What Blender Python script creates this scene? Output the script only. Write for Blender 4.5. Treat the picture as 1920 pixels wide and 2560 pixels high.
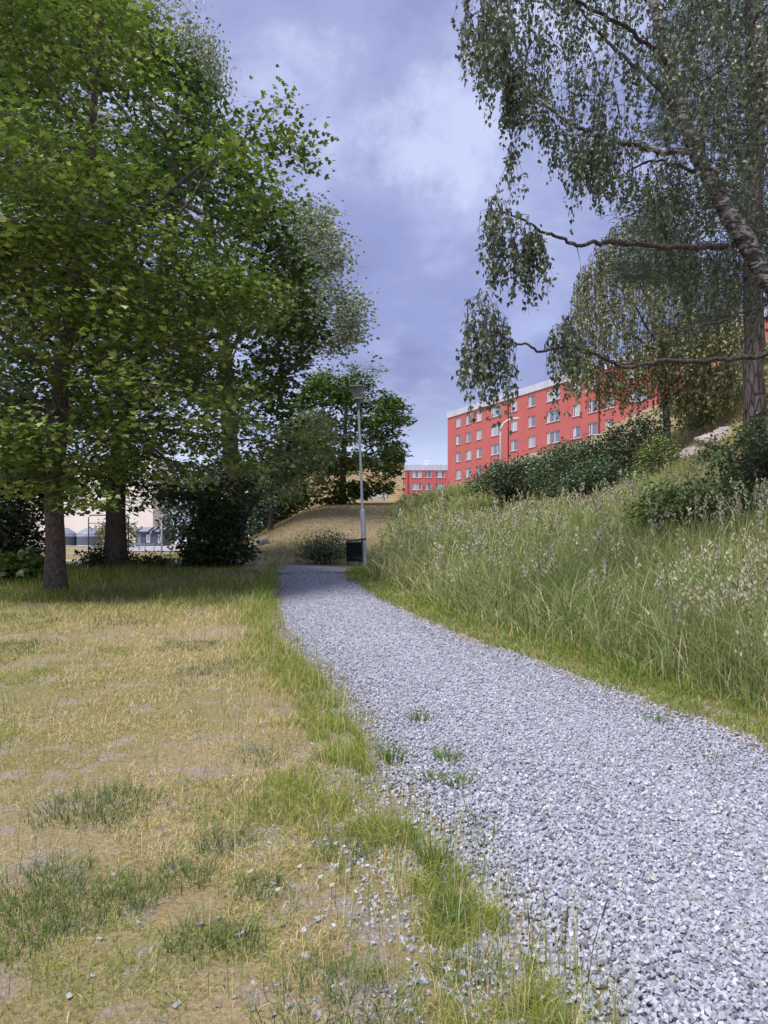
import bpy, math, random
import numpy as np
from mathutils import Vector, Matrix

for _o in list(bpy.data.objects):
    bpy.data.objects.remove(_o, do_unlink=True)
SC = bpy.context.scene
COL = SC.collection
random.seed(7)
PI = math.pi

# ------------------------------------------------------------------ camera
F, HY, CZ = 1849.0, 1365.0, 1.5            # focal length and horizon of the 1920x2560 photograph, eye height
cam = bpy.data.cameras.new('camera')
cam.sensor_fit = 'VERTICAL'
cam.sensor_height = 24.0
cam.lens = 24.0 * F / 2560.0
cam.shift_y = (HY - 1280.0) / 2560.0
cam.clip_start = 0.05
cam.clip_end = 3000
camo = bpy.data.objects.new('camera', cam)
camo.location = (0, 0, CZ)
camo.rotation_euler = (PI / 2, 0, 0)
COL.objects.link(camo)
SC.camera = camo

# ------------------------------------------------------------------ light
SUN_EL, SUN_AZ = math.radians(61), math.radians(224)     # azimuth from +Y, clockwise: behind the camera, to the left
SUN_STRENGTH = 2.7
EXPOSURE = 0.80
sv = Vector((math.sin(SUN_AZ) * math.cos(SUN_EL), math.cos(SUN_AZ) * math.cos(SUN_EL), math.sin(SUN_EL)))
sl = bpy.data.lights.new('sun', 'SUN')
sl.energy = SUN_STRENGTH
sl.angle = math.radians(24)
sl.color = (1.0, 0.97, 0.93)
so = bpy.data.objects.new('sun', sl)
so.rotation_euler = sv.to_track_quat('Z', 'Y').to_euler()
so.location = (0, 0, 60)
COL.objects.link(so)

W = bpy.data.worlds.new('World')
SC.world = W
W.use_nodes = True
nt = W.node_tree
nt.nodes.clear()
def wn(t, **kw):
    n = nt.nodes.new(t)
    for k, v in kw.items():
        setattr(n, k, v)
    return n
out = wn('ShaderNodeOutputWorld')
bg = wn('ShaderNodeBackground')
bg.inputs['Strength'].default_value = 0.077
nt.links.new(bg.outputs[0], out.inputs[0])
sky = wn('ShaderNodeTexSky', sky_type='NISHITA', sun_disc=False)
sky.sun_elevation = SUN_EL
sky.sun_rotation = SUN_AZ
tc = wn('ShaderNodeTexCoord')
sep = wn('ShaderNodeSeparateXYZ')
nt.links.new(tc.outputs['Generated'], sep.inputs[0])
def wm(op, a, b=None, clamp=False):
    n = wn('ShaderNodeMath', operation=op, use_clamp=clamp)
    for i, v in enumerate((a, b)):
        if v is None: continue
        if isinstance(v, (int, float)): n.inputs[i].default_value = v
        else: nt.links.new(v, n.inputs[i])
    return n.outputs[0]
zz = wm('ADD', wm('ABSOLUTE', sep.outputs[2]), 0.34)          # flat cloud deck seen in perspective
cx = wm('DIVIDE', sep.outputs[0], zz)
cy = wm('DIVIDE', sep.outputs[1], zz)
cmb = wn('ShaderNodeCombineXYZ')
nt.links.new(cx, cmb.inputs[0]); nt.links.new(cy, cmb.inputs[1])
def wnoise(scale, detail, rough, off, dist=0.0):
    mp = wn('ShaderNodeMapping')
    mp.inputs['Location'].default_value = off
    nt.links.new(cmb.outputs[0], mp.inputs[0])
    n = wn('ShaderNodeTexNoise')
    n.inputs['Scale'].default_value = scale
    n.inputs['Detail'].default_value = detail
    n.inputs['Roughness'].default_value = rough
    n.inputs['Distortion'].default_value = dist
    nt.links.new(mp.outputs[0], n.inputs['Vector'])
    return n.outputs[0]
def wramp(fac, stops):
    r = wn('ShaderNodeValToRGB')
    r.color_ramp.interpolation = 'EASE'
    e = r.color_ramp.elements
    e[0].position, e[0].color = stops[0]
    e[1].position, e[1].color = stops[-1]
    for p, c in stops[1:-1]:
        x = e.new(p); x.color = c
    nt.links.new(fac, r.inputs[0])
    return r.outputs[0]
def wmix(fac, a, b, mode='MIX'):
    n = wn('ShaderNodeMix', data_type='RGBA', blend_type=mode)
    n.clamp_result = False
    if isinstance(fac, (int, float)): n.inputs[0].default_value = fac
    else: nt.links.new(fac, n.inputs[0])
    for i, v in ((6, a), (7, b)):
        if isinstance(v, tuple): n.inputs[i].default_value = v
        else: nt.links.new(v, n.inputs[i])
    return n.outputs[2]
n_big = wnoise(1.9, 5, 0.55, (3.3, 1.2, 0), 0.2)
n_wisp = wnoise(2.6, 9, 0.60, (8.1, 4.1, 2), 0.25)
base = wramp(n_big, [(0.33, (1.9, 2.15, 4.15, 1)), (0.50, (2.55, 2.9, 5.25, 1)), (0.66, (3.7, 4.15, 6.7, 1))])
wisp = wramp(n_wisp, [(0.44, (0, 0, 0, 1)), (0.54, (0.22, 0.22, 0.22, 1)), (0.68, (1, 1, 1, 1))])
cl = wmix(wisp, base, (5.0, 5.45, 7.7, 1))
hor = wramp(sep.outputs[2], [(0.03, (0.9, 0.9, 0.9, 1)), (0.26, (0, 0, 0, 1))])
cl = wmix(hor, cl, (5.8, 6.6, 8.8, 1))
fin = wmix(0.9, sky.outputs[0], cl)
nt.links.new(fin, bg.inputs['Color'])

SC.view_settings.view_transform = 'Standard'
SC.view_settings.look = 'None'
SC.view_settings.exposure = EXPOSURE
SC.view_settings.gamma = 1.0
SC.view_settings.use_curve_mapping = False
SC.render.engine = 'CYCLES'
SC.cycles.use_denoising = True
SC.cycles.max_bounces = 6
SC.cycles.diffuse_bounces = 3
SC.cycles.glossy_bounces = 2
SC.cycles.transmission_bounces = 4
SC.cycles.transparent_max_bounces = 4

# ------------------------------------------------------------------ helpers: noise, terrain, picking points
def hash3(ix, iy, iz, seed):
    h = (ix.astype(np.int64) * 374761393 + iy.astype(np.int64) * 668265263 + iz.astype(np.int64) * 2147483647 + seed * 974711) & 0x7fffffff
    h = ((h ^ (h >> 13)) * 1274126177) & 0x7fffffff
    h = ((h ^ (h >> 16)) * 1911520717) & 0x7fffffff
    return ((h ^ (h >> 15)) & 0xffffff) / float(0xffffff)
def vnoise(p, seed=0):
    p = np.asarray(p, float)
    i = np.floor(p).astype(np.int64); f = p - i
    f = f * f * (3 - 2 * f)
    r = 0
    for dx in (0, 1):
        for dy in (0, 1):
            for dz in (0, 1):
                w = (f[:, 0] if dx else 1 - f[:, 0]) * (f[:, 1] if dy else 1 - f[:, 1]) * (f[:, 2] if dz else 1 - f[:, 2])
                r = r + w * hash3(i[:, 0] + dx, i[:, 1] + dy, i[:, 2] + dz, seed)
    return r
def noise2(x, y, freq, seed=0, octv=2):
    p = np.stack([np.asarray(x, float) * freq, np.asarray(y, float) * freq, np.zeros(np.shape(x))], 1)
    r, a, t = 0, 1.0, 0
    for o in range(octv):
        r = r + a * vnoise(p * (2 ** o), seed + o * 17); t += a; a *= 0.5
    return r / t
def sstep(a, b, x):
    t = np.clip((np.asarray(x, float) - a) / (b - a), 0, 1)
    return t * t * (3 - 2 * t)

XR_Y = [-5, 0, 3, 4.51, 5.19, 5.9, 6.73, 7.81, 9.73, 12.2, 14.9, 18, 22, 30, 50, 120]
XR_X = [3.3, 3.05, 2.7, 2.34, 2.11, 1.81, 1.56, 1.08, .43, -.22, -.80, -.62, -.4, 0, 1.5, 4]
XL_Y = [-5, 0, 2.12, 2.48, 2.77, 3.35, 3.77, 4.65, 6.2, 7.13, 8.09, 9.34, 11.5, 14.9, 16]
XL_X = [.95, .75, .557, .466, .4, .147, 0, -.116, -.5, -.85, -1.16, -1.39, -1.72, -2.16, -2.3]
def xr(y): return np.interp(y, XR_Y, XR_X)
def xl(y): return np.interp(y, XL_Y, XL_X)
def gz(x, y):
    x = np.asarray(x, float); y = np.asarray(y, float)
    b = np.where(y < 17, 0.06 * y, 1.02 + 0.0075 * (np.minimum(y, 150) - 17))
    d = x - xr(y) - 0.15
    d = np.maximum(d, 0)
    dd = np.minimum(d, 13)
    bank = 0.11 * dd + 0.026 * dd * dd + 0.25 * np.clip(d - 13, 0, 8)
    fall = sstep(-7.5, -2.3, x)
    m = (2.15 * sstep(19.0, 33.0, y) + 0.085 * np.clip(y - 33, 0, 14)) * fall
    m = m * (1 - 0.35 * sstep(4, 12, x))
    far = 3.0 * sstep(50, 100, y) * sstep(0, 18, x)
    return b + bank + m + far
def gz1(x, y): return float(gz(np.array([x]), np.array([y]))[0])
K = 1920.0 / 1659.0                         # measurements below were taken on a 1659 px wide view
def at(vx, vy, Y):                          # world point at depth Y
    return Vector(((vx * K - 960) / F * Y, Y, CZ + (HY - vy * K) / F * Y))
def hit(vx, vy):                            # where that line of sight meets the terrain
    a, b = (vx * K - 960) / F, (HY - vy * K) / F
    ys = np.linspace(1.2, 120, 6000)
    s = CZ + b * ys - gz(a * ys, ys)
    i = int(np.argmax(s < 0))
    Y = ys[i] if s[i] < 0 else 60.0
    return a * Y, Y, gz1(a * Y, Y)

# ------------------------------------------------------------------ helpers: meshes and objects
def mesh_arrays(name, V, T, C=None, smooth=False):
    V = np.ascontiguousarray(V, np.float32); T = np.ascontiguousarray(T, np.int32)
    me = bpy.data.meshes.new(name)
    me.vertices.add(len(V)); me.vertices.foreach_set('co', V.ravel())
    me.loops.add(T.size); me.loops.foreach_set('vertex_index', T.ravel())
    me.polygons.add(len(T)); me.polygons.foreach_set('loop_start', np.arange(len(T), dtype=np.int32) * T.shape[1])
    me.polygons.foreach_set('use_smooth', np.full(len(T), bool(smooth)))
    me.update(calc_edges=True)
    if C is not None:
        a = me.color_attributes.new('tint', 'FLOAT_COLOR', 'POINT')
        c4 = np.ones((len(V), 4), np.float32); c4[:, :3] = C
        a.data.foreach_set('color', c4.ravel())
    return me
class Soup:                                 # collects triangles
    def __init__(s): s.v, s.t, s.c, s.n = [], [], [], 0
    def add(s, V, T, C=None):
        V = np.asarray(V, float).reshape(-1, 3); T = np.asarray(T, int).reshape(-1, 3)
        s.v.append(V); s.t.append(T + s.n); s.n += len(V)
        c = np.ones((len(V), 3)) * 0.5 if C is None else np.broadcast_to(np.asarray(C, float), (len(V), 3))
        s.c.append(c)
    def tris(s): return sum(len(t) for t in s.t)
    def build(s, name, mat, parent=None, smooth=False, **props):
        me = mesh_arrays(name, np.concatenate(s.v), np.concatenate(s.t), np.concatenate(s.c), smooth)
        return obj(name, me, mat, parent, **props)
def obj(name, me, mat=None, parent=None, loc=None, **props):
    if mat is not None and len(me.materials) == 0: me.materials.append(mat)
    o = bpy.data.objects.new(name, me); COL.objects.link(o)
    if parent is not None: o.parent = parent
    if loc is not None: o.location = loc
    for k, v in props.items(): o[k] = v
    return o
def empty(name, loc, label, category, rotz=0.0, group=None):
    o = bpy.data.objects.new(name, None); COL.objects.link(o)
    o.empty_display_size = 0.2
    o.location = loc; o.rotation_euler = (0, 0, rotz)
    o['label'] = label; o['category'] = category
    if group: o['group'] = group
    return o
class Box:                                  # collects quads (boxes, lathes, prisms) for hard-edged parts
    def __init__(s): s.v, s.f = [], []
    def box(s, x0, x1, y0, y1, z0, z1):
        n = len(s.v)
        s.v += [(x0, y0, z0), (x1, y0, z0), (x1, y1, z0), (x0, y1, z0), (x0, y0, z1), (x1, y0, z1), (x1, y1, z1), (x0, y1, z1)]
        s.f += [tuple(n + i for i in q) for q in ((3, 2, 1, 0), (4, 5, 6, 7), (0, 1, 5, 4), (1, 2, 6, 5), (2, 3, 7, 6), (3, 0, 4, 7))]
        return s
    def quad(s, a, b, c, d):
        n = len(s.v); s.v += [tuple(a), tuple(b), tuple(c), tuple(d)]; s.f.append((n, n + 1, n + 2, n + 3)); return s
    def lathe(s, prof, seg=20, cx=0, cy=0, tilt=None):
        n = len(s.v)
        for r, z in prof:
            for k in range(seg):
                a = 2 * PI * k / seg
                s.v.append((cx + r * math.cos(a), cy + r * math.sin(a), z))
        for i in range(len(prof) - 1):
            for k in range(seg):
                k2 = (k + 1) % seg
                s.f.append((n + i * seg + k, n + i * seg + k2, n + (i + 1) * seg + k2, n + (i + 1) * seg + k))
        return s
    def tube(s, pts, r, seg=8, cap=True):
        pts = [Vector(p) for p in pts]; n = len(s.v)
        rs = r if isinstance(r, (list, tuple)) else [r] * len(pts)
        for i, p in enumerate(pts):
            d = (pts[min(i + 1, len(pts) - 1)] - pts[max(i - 1, 0)]).normalized()
            u = d.cross(Vector((0, 0, 1)))
            if u.length < 0.1: u = d.cross(Vector((1, 0, 0)))
            u.normalize(); w = d.cross(u)
            for k in range(seg):
                a = 2 * PI * k / seg
                s.v.append(tuple(p + (u * math.cos(a) + w * math.sin(a)) * rs[i]))
        for i in range(len(pts) - 1):
            for k in range(seg):
                k2 = (k + 1) % seg
                s.f.append((n + i * seg + k, n + i * seg + k2, n + (i + 1) * seg + k2, n + (i + 1) * seg + k))
        if cap:
            s.f.append(tuple(n + k for k in range(seg))[::-1])
            s.f.append(tuple(n + (len(pts) - 1) * seg + k for k in range(seg)))
        return s
    def mesh(s, name, smooth=False):
        me = bpy.data.meshes.new(name); me.from_pydata(s.v, [], s.f); me.update()
        if smooth: me.polygons.foreach_set('use_smooth', np.ones(len(me.polygons), bool))
        return me
    def build(s, name, mat, parent=None, smooth=False, loc=None, **props):
        return obj(name, s.mesh(name, smooth), mat, parent, loc, **props)

# ------------------------------------------------------------------ materials
def new_mat(name):
    m = bpy.data.materials.new(name); m.use_nodes = True
    n = m.node_tree; n.nodes.clear()
    o = n.nodes.new('ShaderNodeOutputMaterial'); p = n.nodes.new('ShaderNodeBsdfPrincipled')
    n.links.new(p.outputs[0], o.inputs[0])
    return m, n, p, o
def N(n, t, **kw):
    x = n.nodes.new(t)
    for k, v in kw.items(): setattr(x, k, v)
    return x
def noise_node(n, vec, scale, detail=4, rough=0.55, dist=0.0):
    x = N(n, 'ShaderNodeTexNoise')
    x.inputs['Scale'].default_value = scale; x.inputs['Detail'].default_value = detail
    x.inputs['Roughness'].default_value = rough; x.inputs['Distortion'].default_value = dist
    if vec is not None: n.links.new(vec, x.inputs['Vector'])
    return x.outputs[0]
def ramp(n, fac, stops):
    r = N(n, 'ShaderNodeValToRGB'); e = r.color_ramp.elements
    e[0].position, e[0].color = stops[0][0], (*stops[0][1], 1)
    e[1].position, e[1].color = stops[-1][0], (*stops[-1][1], 1)
    for p, c in stops[1:-1]:
        q = e.new(p); q.color = (*c, 1)
    n.links.new(fac, r.inputs[0]); return r.outputs[0]
def mixc(n, fac, a, b, mode='MIX'):
    x = N(n, 'ShaderNodeMix', data_type='RGBA', blend_type=mode)
    if isinstance(fac, (int, float)): x.inputs[0].default_value = fac
    else: n.links.new(fac, x.inputs[0])
    for i, v in ((6, a), (7, b)):
        if isinstance(v, tuple): x.inputs[i].default_value = (*v, 1)
        else: n.links.new(v, x.inputs[i])
    return x.outputs[2]
def bump(n, p, h, strength, dist):
    b = N(n, 'ShaderNodeBump'); b.inputs['Strength'].default_value = strength; b.inputs['Distance'].default_value = dist
    n.links.new(h, b.inputs['Height']); n.links.new(b.outputs[0], p.inputs['Normal'])
def objco(n): return N(n, 'ShaderNodeTexCoord').outputs['Object']
def geoco(n): return N(n, 'ShaderNodeNewGeometry').outputs['Position']

def plain(name, col, rough=0.6, metal=0.0, var=0.12, scale=3.0, bmp=0.0, spec=0.4):
    m, n, p, o = new_mat(name)
    c = objco(n)
    f = noise_node(n, c, scale, 5, 0.6)
    d = tuple(v * (1 - var) for v in col); l = tuple(min(1, v * (1 + var)) for v in col)
    n.links.new(ramp(n, f, [(0.3, d), (0.7, l)]), p.inputs['Base Color'])
    p.inputs['Roughness'].default_value = rough; p.inputs['Metallic'].default_value = metal
    p.inputs['Specular IOR Level'].default_value = spec
    if bmp: bump(n, p, noise_node(n, c, scale * 12, 4, 0.6), bmp, 0.01)
    return m
def leafy(name, trans=0.35, rough=0.45, spec=0.35, backmul=1.25):
    m, n, p, o = new_mat(name)
    a = N(n, 'ShaderNodeAttribute'); a.attribute_name = 'tint'
    p.inputs['Roughness'].default_value = rough; p.inputs['Specular IOR Level'].default_value = spec
    n.links.new(a.outputs['Color'], p.inputs['Base Color'])
    t = N(n, 'ShaderNodeBsdfTranslucent')
    c2 = mixc(n, 1.0, a.outputs['Color'], (backmul, backmul * 1.12, backmul * 0.7), 'MULTIPLY')
    n.links.new(c2, t.inputs['Color'])
    mx = N(n, 'ShaderNodeMixShader'); mx.inputs[0].default_value = trans
    n.links.new(p.outputs[0], mx.inputs[1]); n.links.new(t.outputs[0], mx.inputs[2])
    n.links.new(mx.outputs[0], o.inputs[0])
    return m
M_leaf = leafy('leaf_green', 0.18, 0.38, 0.5, 1.2)
M_birchleaf = leafy('leaf_birch', 0.22, 0.38, 0.6)
M_grass = leafy('grass_blades', 0.30, 0.6, 0.2)

def bark_mat(name, dark, light, scale, ridge):
    m, n, p, o = new_mat(name)
    c = objco(n)
    mp = N(n, 'ShaderNodeMapping'); mp.inputs['Scale'].default_value = (1, 1, 0.22); n.links.new(c, mp.inputs[0])
    f = noise_node(n, mp.outputs[0], scale, 6, 0.65, 0.6)
    v = N(n, 'ShaderNodeTexVoronoi'); v.feature = 'DISTANCE_TO_EDGE'; v.inputs['Scale'].default_value = scale * 0.8
    n.links.new(mp.outputs[0], v.inputs['Vector'])
    crack = ramp(n, v.outputs['Distance'], [(0.0, (0, 0, 0)), (0.12, (1, 1, 1))])
    col = ramp(n, f, [(0.3, dark), (0.7, light)])
    col = mixc(n, 0.6, col, crack, 'MULTIPLY')
    n.links.new(col, p.inputs['Base Color'])
    p.inputs['Roughness'].default_value = 0.9; p.inputs['Specular IOR Level'].default_value = 0.15
    h = mixc(n, 0.5, f, crack)
    bump(n, p, h, ridge, 0.03)
    return m
M_bark = bark_mat('bark_maple', (0.085, 0.065, 0.058), (0.23, 0.18, 0.165), 42, 0.6)
M_pine = bark_mat('bark_pine', (0.06, 0.05, 0.05), (0.22, 0.175, 0.17), 17, 1.0)
M_twig = bark_mat('bark_twig', (0.05, 0.042, 0.04), (0.13, 0.11, 0.10), 25, 0.4)
def birch_mat():
    m, n, p, o = new_mat('bark_birch')
    c = objco(n)
    mp = N(n, 'ShaderNodeMapping'); mp.inputs['Scale'].default_value = (1.2, 1.2, 3.6); n.links.new(c, mp.inputs[0])
    f = noise_node(n, mp.outputs[0], 5.5, 6, 0.65, 0.8)
    g = noise_node(n, c, 40, 3, 0.6)
    col = ramp(n, f, [(0.40, (0.03, 0.028, 0.03)), (0.50, (0.13, 0.12, 0.12)), (0.57, (0.44, 0.41, 0.40)), (0.75, (0.60, 0.57, 0.56))])
    col = mixc(n, 0.25, col, ramp(n, g, [(0.3, (0.4, 0.4, 0.4)), (0.7, (1, 1, 1))]), 'MULTIPLY')
    n.links.new(col, p.inputs['Base Color']); p.inputs['Roughness'].default_value = 0.8
    bump(n, p, f, 0.4, 0.02)
    return m
M_birch = birch_mat()

def ground_mat():
    m, n, p, o = new_mat('ground_soil_and_thatch')
    c = geoco(n)
    big = noise_node(n, c, 0.55, 5, 0.6)
    mid = noise_node(n, c, 4.5, 6, 0.65)
    fine = noise_node(n, c, 60, 5, 0.7)
    dry = ramp(n, fine, [(0.25, (0.17, 0.12, 0.075)), (0.5, (0.34, 0.26, 0.15)), (0.75, (0.50, 0.40, 0.24))])
    grn = ramp(n, fine, [(0.25, (0.11, 0.095, 0.04)), (0.5, (0.23, 0.20, 0.085)), (0.75, (0.38, 0.33, 0.15))])
    soil = ramp(n, fine, [(0.2, (0.17, 0.13, 0.105)), (0.6, (0.37, 0.30, 0.245)), (0.85, (0.54, 0.46, 0.39))])
    col = mixc(n, ramp(n, big, [(0.40, (0, 0, 0)), (0.62, (1, 1, 1))]), dry, grn)
    col = mixc(n, ramp(n, mid, [(0.52, (0, 0, 0)), (0.62, (1, 1, 1))]), col, soil)
    n.links.new(col, p.inputs['Base Color']); p.inputs['Roughness'].default_value = 0.95; p.inputs['Specular IOR Level'].default_value = 0.1
    bump(n, p, fine, 0.8, 0.02)
    return m
M_ground = ground_mat()
def gravel_mat():
    m, n, p, o = new_mat('gravel_bed')
    c = geoco(n)
    v = N(n, 'ShaderNodeTexVoronoi'); v.inputs['Scale'].default_value = 62; n.links.new(c, v.inputs['Vector'])
    hs = N(n, 'ShaderNodeSeparateColor'); n.links.new(v.outputs['Color'], hs.inputs[0])
    col = ramp(n, hs.outputs[0], [(0.0, (0.23, 0.23, 0.26)), (0.5, (0.41, 0.412, 0.455)), (1.0, (0.62, 0.62, 0.68))])
    n.links.new(col, p.inputs['Base Color']); p.inputs['Roughness'].default_value = 0.9
    bump(n, p, v.outputs['Distance'], 1.0, 0.02)
    return m
M_gravel = gravel_mat()
def stone_mat():
    m, n, p, o = new_mat('crushed_granite')
    a = N(n, 'ShaderNodeAttribute'); a.attribute_name = 'tint'
    f = noise_node(n, objco(n), 160, 3, 0.6)
    col = mixc(n, 0.35, a.outputs['Color'], ramp(n, f, [(0.35, (0.35, 0.35, 0.35)), (0.7, (1, 1, 1))]), 'MULTIPLY')
    n.links.new(col, p.inputs['Base Color']); p.inputs['Roughness'].default_value = 0.75
    return m
M_stone = stone_mat()
def asphalt_mat():
    m, n, p, o = new_mat('old_asphalt')
    c = geoco(n)
    f = noise_node(n, c, 2.2, 6, 0.65); g = noise_node(n, c, 150, 3, 0.6)
    col = mixc(n, 0.35, ramp(n, f, [(0.3, (0.32, 0.30, 0.30)), (0.7, (0.48, 0.455, 0.45))]), ramp(n, g, [(0.3, (0.35, 0.35, 0.36)), (0.7, (1, 1, 1))]), 'MULTIPLY')
    n.links.new(col, p.inputs['Base Color']); p.inputs['Roughness'].default_value = 0.9
    bump(n, p, g, 0.4, 0.004)
    return m
M_asphalt = asphalt_mat()
M_soil_rock = plain('outcrop_rock', (0.34, 0.30, 0.28), 0.9, 0, 0.35, 4, 0.8, 0.2)
M_boulder = plain('granite_boulder', (0.30, 0.265, 0.26), 0.85, 0, 0.3, 5, 0.6, 0.25)
def render_mat(name, col, dirt):
    m, n, p, o = new_mat(name)
    c = objco(n)
    f = noise_node(n, c, 0.35, 5, 0.6); g = noise_node(n, c, 3.0, 4, 0.6)
    a = ramp(n, f, [(0.3, tuple(v * 0.93 for v in col)), (0.7, tuple(min(1, v * 1.04) for v in col))])
    a = mixc(n, dirt, a, ramp(n, g, [(0.3, (0.75, 0.75, 0.75)), (0.7, (1, 1, 1))]), 'MULTIPLY')
    n.links.new(a, p.inputs['Base Color']); p.inputs['Roughness'].default_value = 0.9; p.inputs['Specular IOR Level'].default_value = 0.15
    return m
M_red = render_mat('red_plaster', (0.51, 0.140, 0.132), 0.14)
M_red2 = render_mat('red_plaster_far', (0.54, 0.135, 0.13), 0.10)
M_orange = render_mat('orange_plaster', (0.52, 0.16, 0.095), 0.12)
M_cream = render_mat('cream_plaster', (0.88, 0.80, 0.74), 0.06)
M_fascia = plain('galvanised_sheet', (0.58, 0.59, 0.66), 0.5, 0.2, 0.10, 0.6)
M_white = plain('white_paint', (0.78, 0.78, 0.80), 0.5, 0, 0.04)
M_pipe = plain('dark_red_pipe', (0.10, 0.03, 0.035), 0.5)
def pane_mat(name, col, rough=0.08):
    m, n, p, o = new_mat(name)
    c = objco(n)
    mp = N(n, 'ShaderNodeMapping'); mp.inputs['Scale'].default_value = (1, 1, 0.25); n.links.new(c, mp.inputs[0])
    f = noise_node(n, mp.outputs[0], 6, 3, 0.6)
    n.links.new(ramp(n, f, [(0.35, tuple(v * 0.7 for v in col)), (0.65, col)]), p.inputs['Base Color'])
    p.inputs['Roughness'].default_value = rough; p.inputs['Specular IOR Level'].default_value = 0.6
    p.inputs['Coat Weight'].default_value = 0.6; p.inputs['Coat Roughness'].default_value = 0.03
    return m
M_panes = [pane_mat('pane_curtained', (0.42, 0.43, 0.47)), pane_mat('pane_grey', (0.20, 0.22, 0.26)), pane_mat('pane_light', (0.55, 0.54, 0.56))]
M_plank = plain('pale_pine_cladding', (0.58, 0.42, 0.24), 0.75, 0, 0.15, 2.0, 0.2)
M_black = plain('black_roof_felt', (0.025, 0.025, 0.028), 0.8)
M_door = plain('pale_grey_door', (0.50, 0.51, 0.58), 0.5, 0, 0.06)
M_greyboard = plain('grey_painted_board', (0.115, 0.125, 0.155), 0.7, 0, 0.12, 3)
M_greydark = plain('dark_grey_trim', (0.03, 0.032, 0.038), 0.7)
M_roofgrey = plain('grey_blue_roof_sheet', (0.24, 0.26, 0.33), 0.5, 0, 0.15, 1.5)
M_pole = plain('galvanised_pole', (0.58, 0.60, 0.66), 0.45, 0.35, 0.10, 4)
M_lampgrey = plain('grey_lamp_casting', (0.16, 0.17, 0.19), 0.5, 0.2, 0.1, 5)
M_binmat = plain('dark_green_bin_plastic', (0.004, 0.011, 0.010), 0.75, 0, 0.2, 5, 0, 0.15)
M_steel = plain('dark_steel_tube', (0.05, 0.052, 0.06), 0.5, 0.3, 0.1)
def glass_mat():
    m, n, p, o = new_mat('lamp_glass')
    p.inputs['Base Color'].default_value = (0.85, 0.88, 0.88, 1); p.inputs['Roughness'].default_value = 0.05
    t = N(n, 'ShaderNodeBsdfTransparent'); t.inputs[0].default_value = (0.75, 0.78, 0.78, 1)
    mx = N(n, 'ShaderNodeMixShader'); mx.inputs[0].default_value = 0.25
    n.links.new(t.outputs[0], mx.inputs[1]); n.links.new(p.outputs[0], mx.inputs[2]); n.links.new(mx.outputs[0], o.inputs[0])
    return m
M_glass = glass_mat()

# ------------------------------------------------------------------ the ground
def axis(pairs):
    a = []
    for s, e, st in pairs: a += list(np.arange(s, e, st))
    a.append(pairs[-1][1]); return np.array(a)
gx = axis([(-1200, -200, 100), (-200, -40, 10), (-40, -8, 1.0), (-8, 12, 0.3), (12, 40, 1.0), (40, 200, 10), (200, 1200, 100)])
gy = axis([(-300, -20, 20), (-20, -4, 2), (-4, 20, 0.3), (20, 50, 0.6), (50, 130, 2.5), (130, 300, 10), (300, 2000, 100)])
GX, GY = np.meshgrid(gx, gy)
GZ = gz(GX.ravel(), GY.ravel())
near = sstep(60, 30, GY.ravel()) * sstep(40, 15, np.abs(GX.ravel()))
GZ = GZ + near * (noise2(GX.ravel(), GY.ravel(), 0.9, 3) - 0.5) * 0.04
nx, ny = len(gx), len(gy)
idx = np.arange(nx * ny).reshape(ny, nx)
Q = np.stack([idx[:-1, :-1], idx[:-1, 1:], idx[1:, 1:], idx[1:, :-1]], -1).reshape(-1, 4)
ground = obj('ground', mesh_arrays('ground', np.stack([GX.ravel(), GY.ravel(), GZ], 1), Q, None, True), M_ground)
ground['kind'] = 'structure'
def gzn(x, y):
    x = np.atleast_1d(np.asarray(x, float)); y = np.atleast_1d(np.asarray(y, float))
    return gz(x, y) + sstep(60, 30, y) * sstep(40, 15, np.abs(x)) * (noise2(x, y, 0.9, 3) - 0.5) * 0.04

# gravel path: a low crowned bed of crushed stone
def strip(name, ys, left, right, lift, mat, nacross=14, crown=0.02, jitter=0.06, seed=1):
    rows = []
    for y in ys:
        a, b = left(y), right(y)
        a += (noise2([0.0], [y], 2.5, seed)[0] - 0.5) * jitter * 2; b += (noise2([9.0], [y], 2.5, seed)[0] - 0.5) * jitter * 2
        t = np.linspace(0, 1, nacross)
        x = a + (b - a) * t
        e = np.sin(np.pi * t) ** 0.5
        z = gzn(x, np.full(nacross, y)) + lift * e - 0.03 * (1 - e) + crown * np.sin(np.pi * t)
        rows.append(np.stack([x, np.full(nacross, y), z], 1))
    V = np.concatenate(rows); n = len(ys)
    ii = np.arange(n * nacross).reshape(n, nacross)
    q = np.stack([ii[:-1, :-1], ii[:-1, 1:], ii[1:, 1:], ii[1:, :-1]], -1).reshape(-1, 4)
    o = obj(name, mesh_arrays(name, V, q, None, True), mat); o['kind'] = 'structure'
    return o
path = strip('gravel_path', np.arange(-3, 15.4, 0.15), lambda y: float(xl(y)) - .06, lambda y: float(xr(y)) + .1, 0.012, M_gravel)

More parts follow.
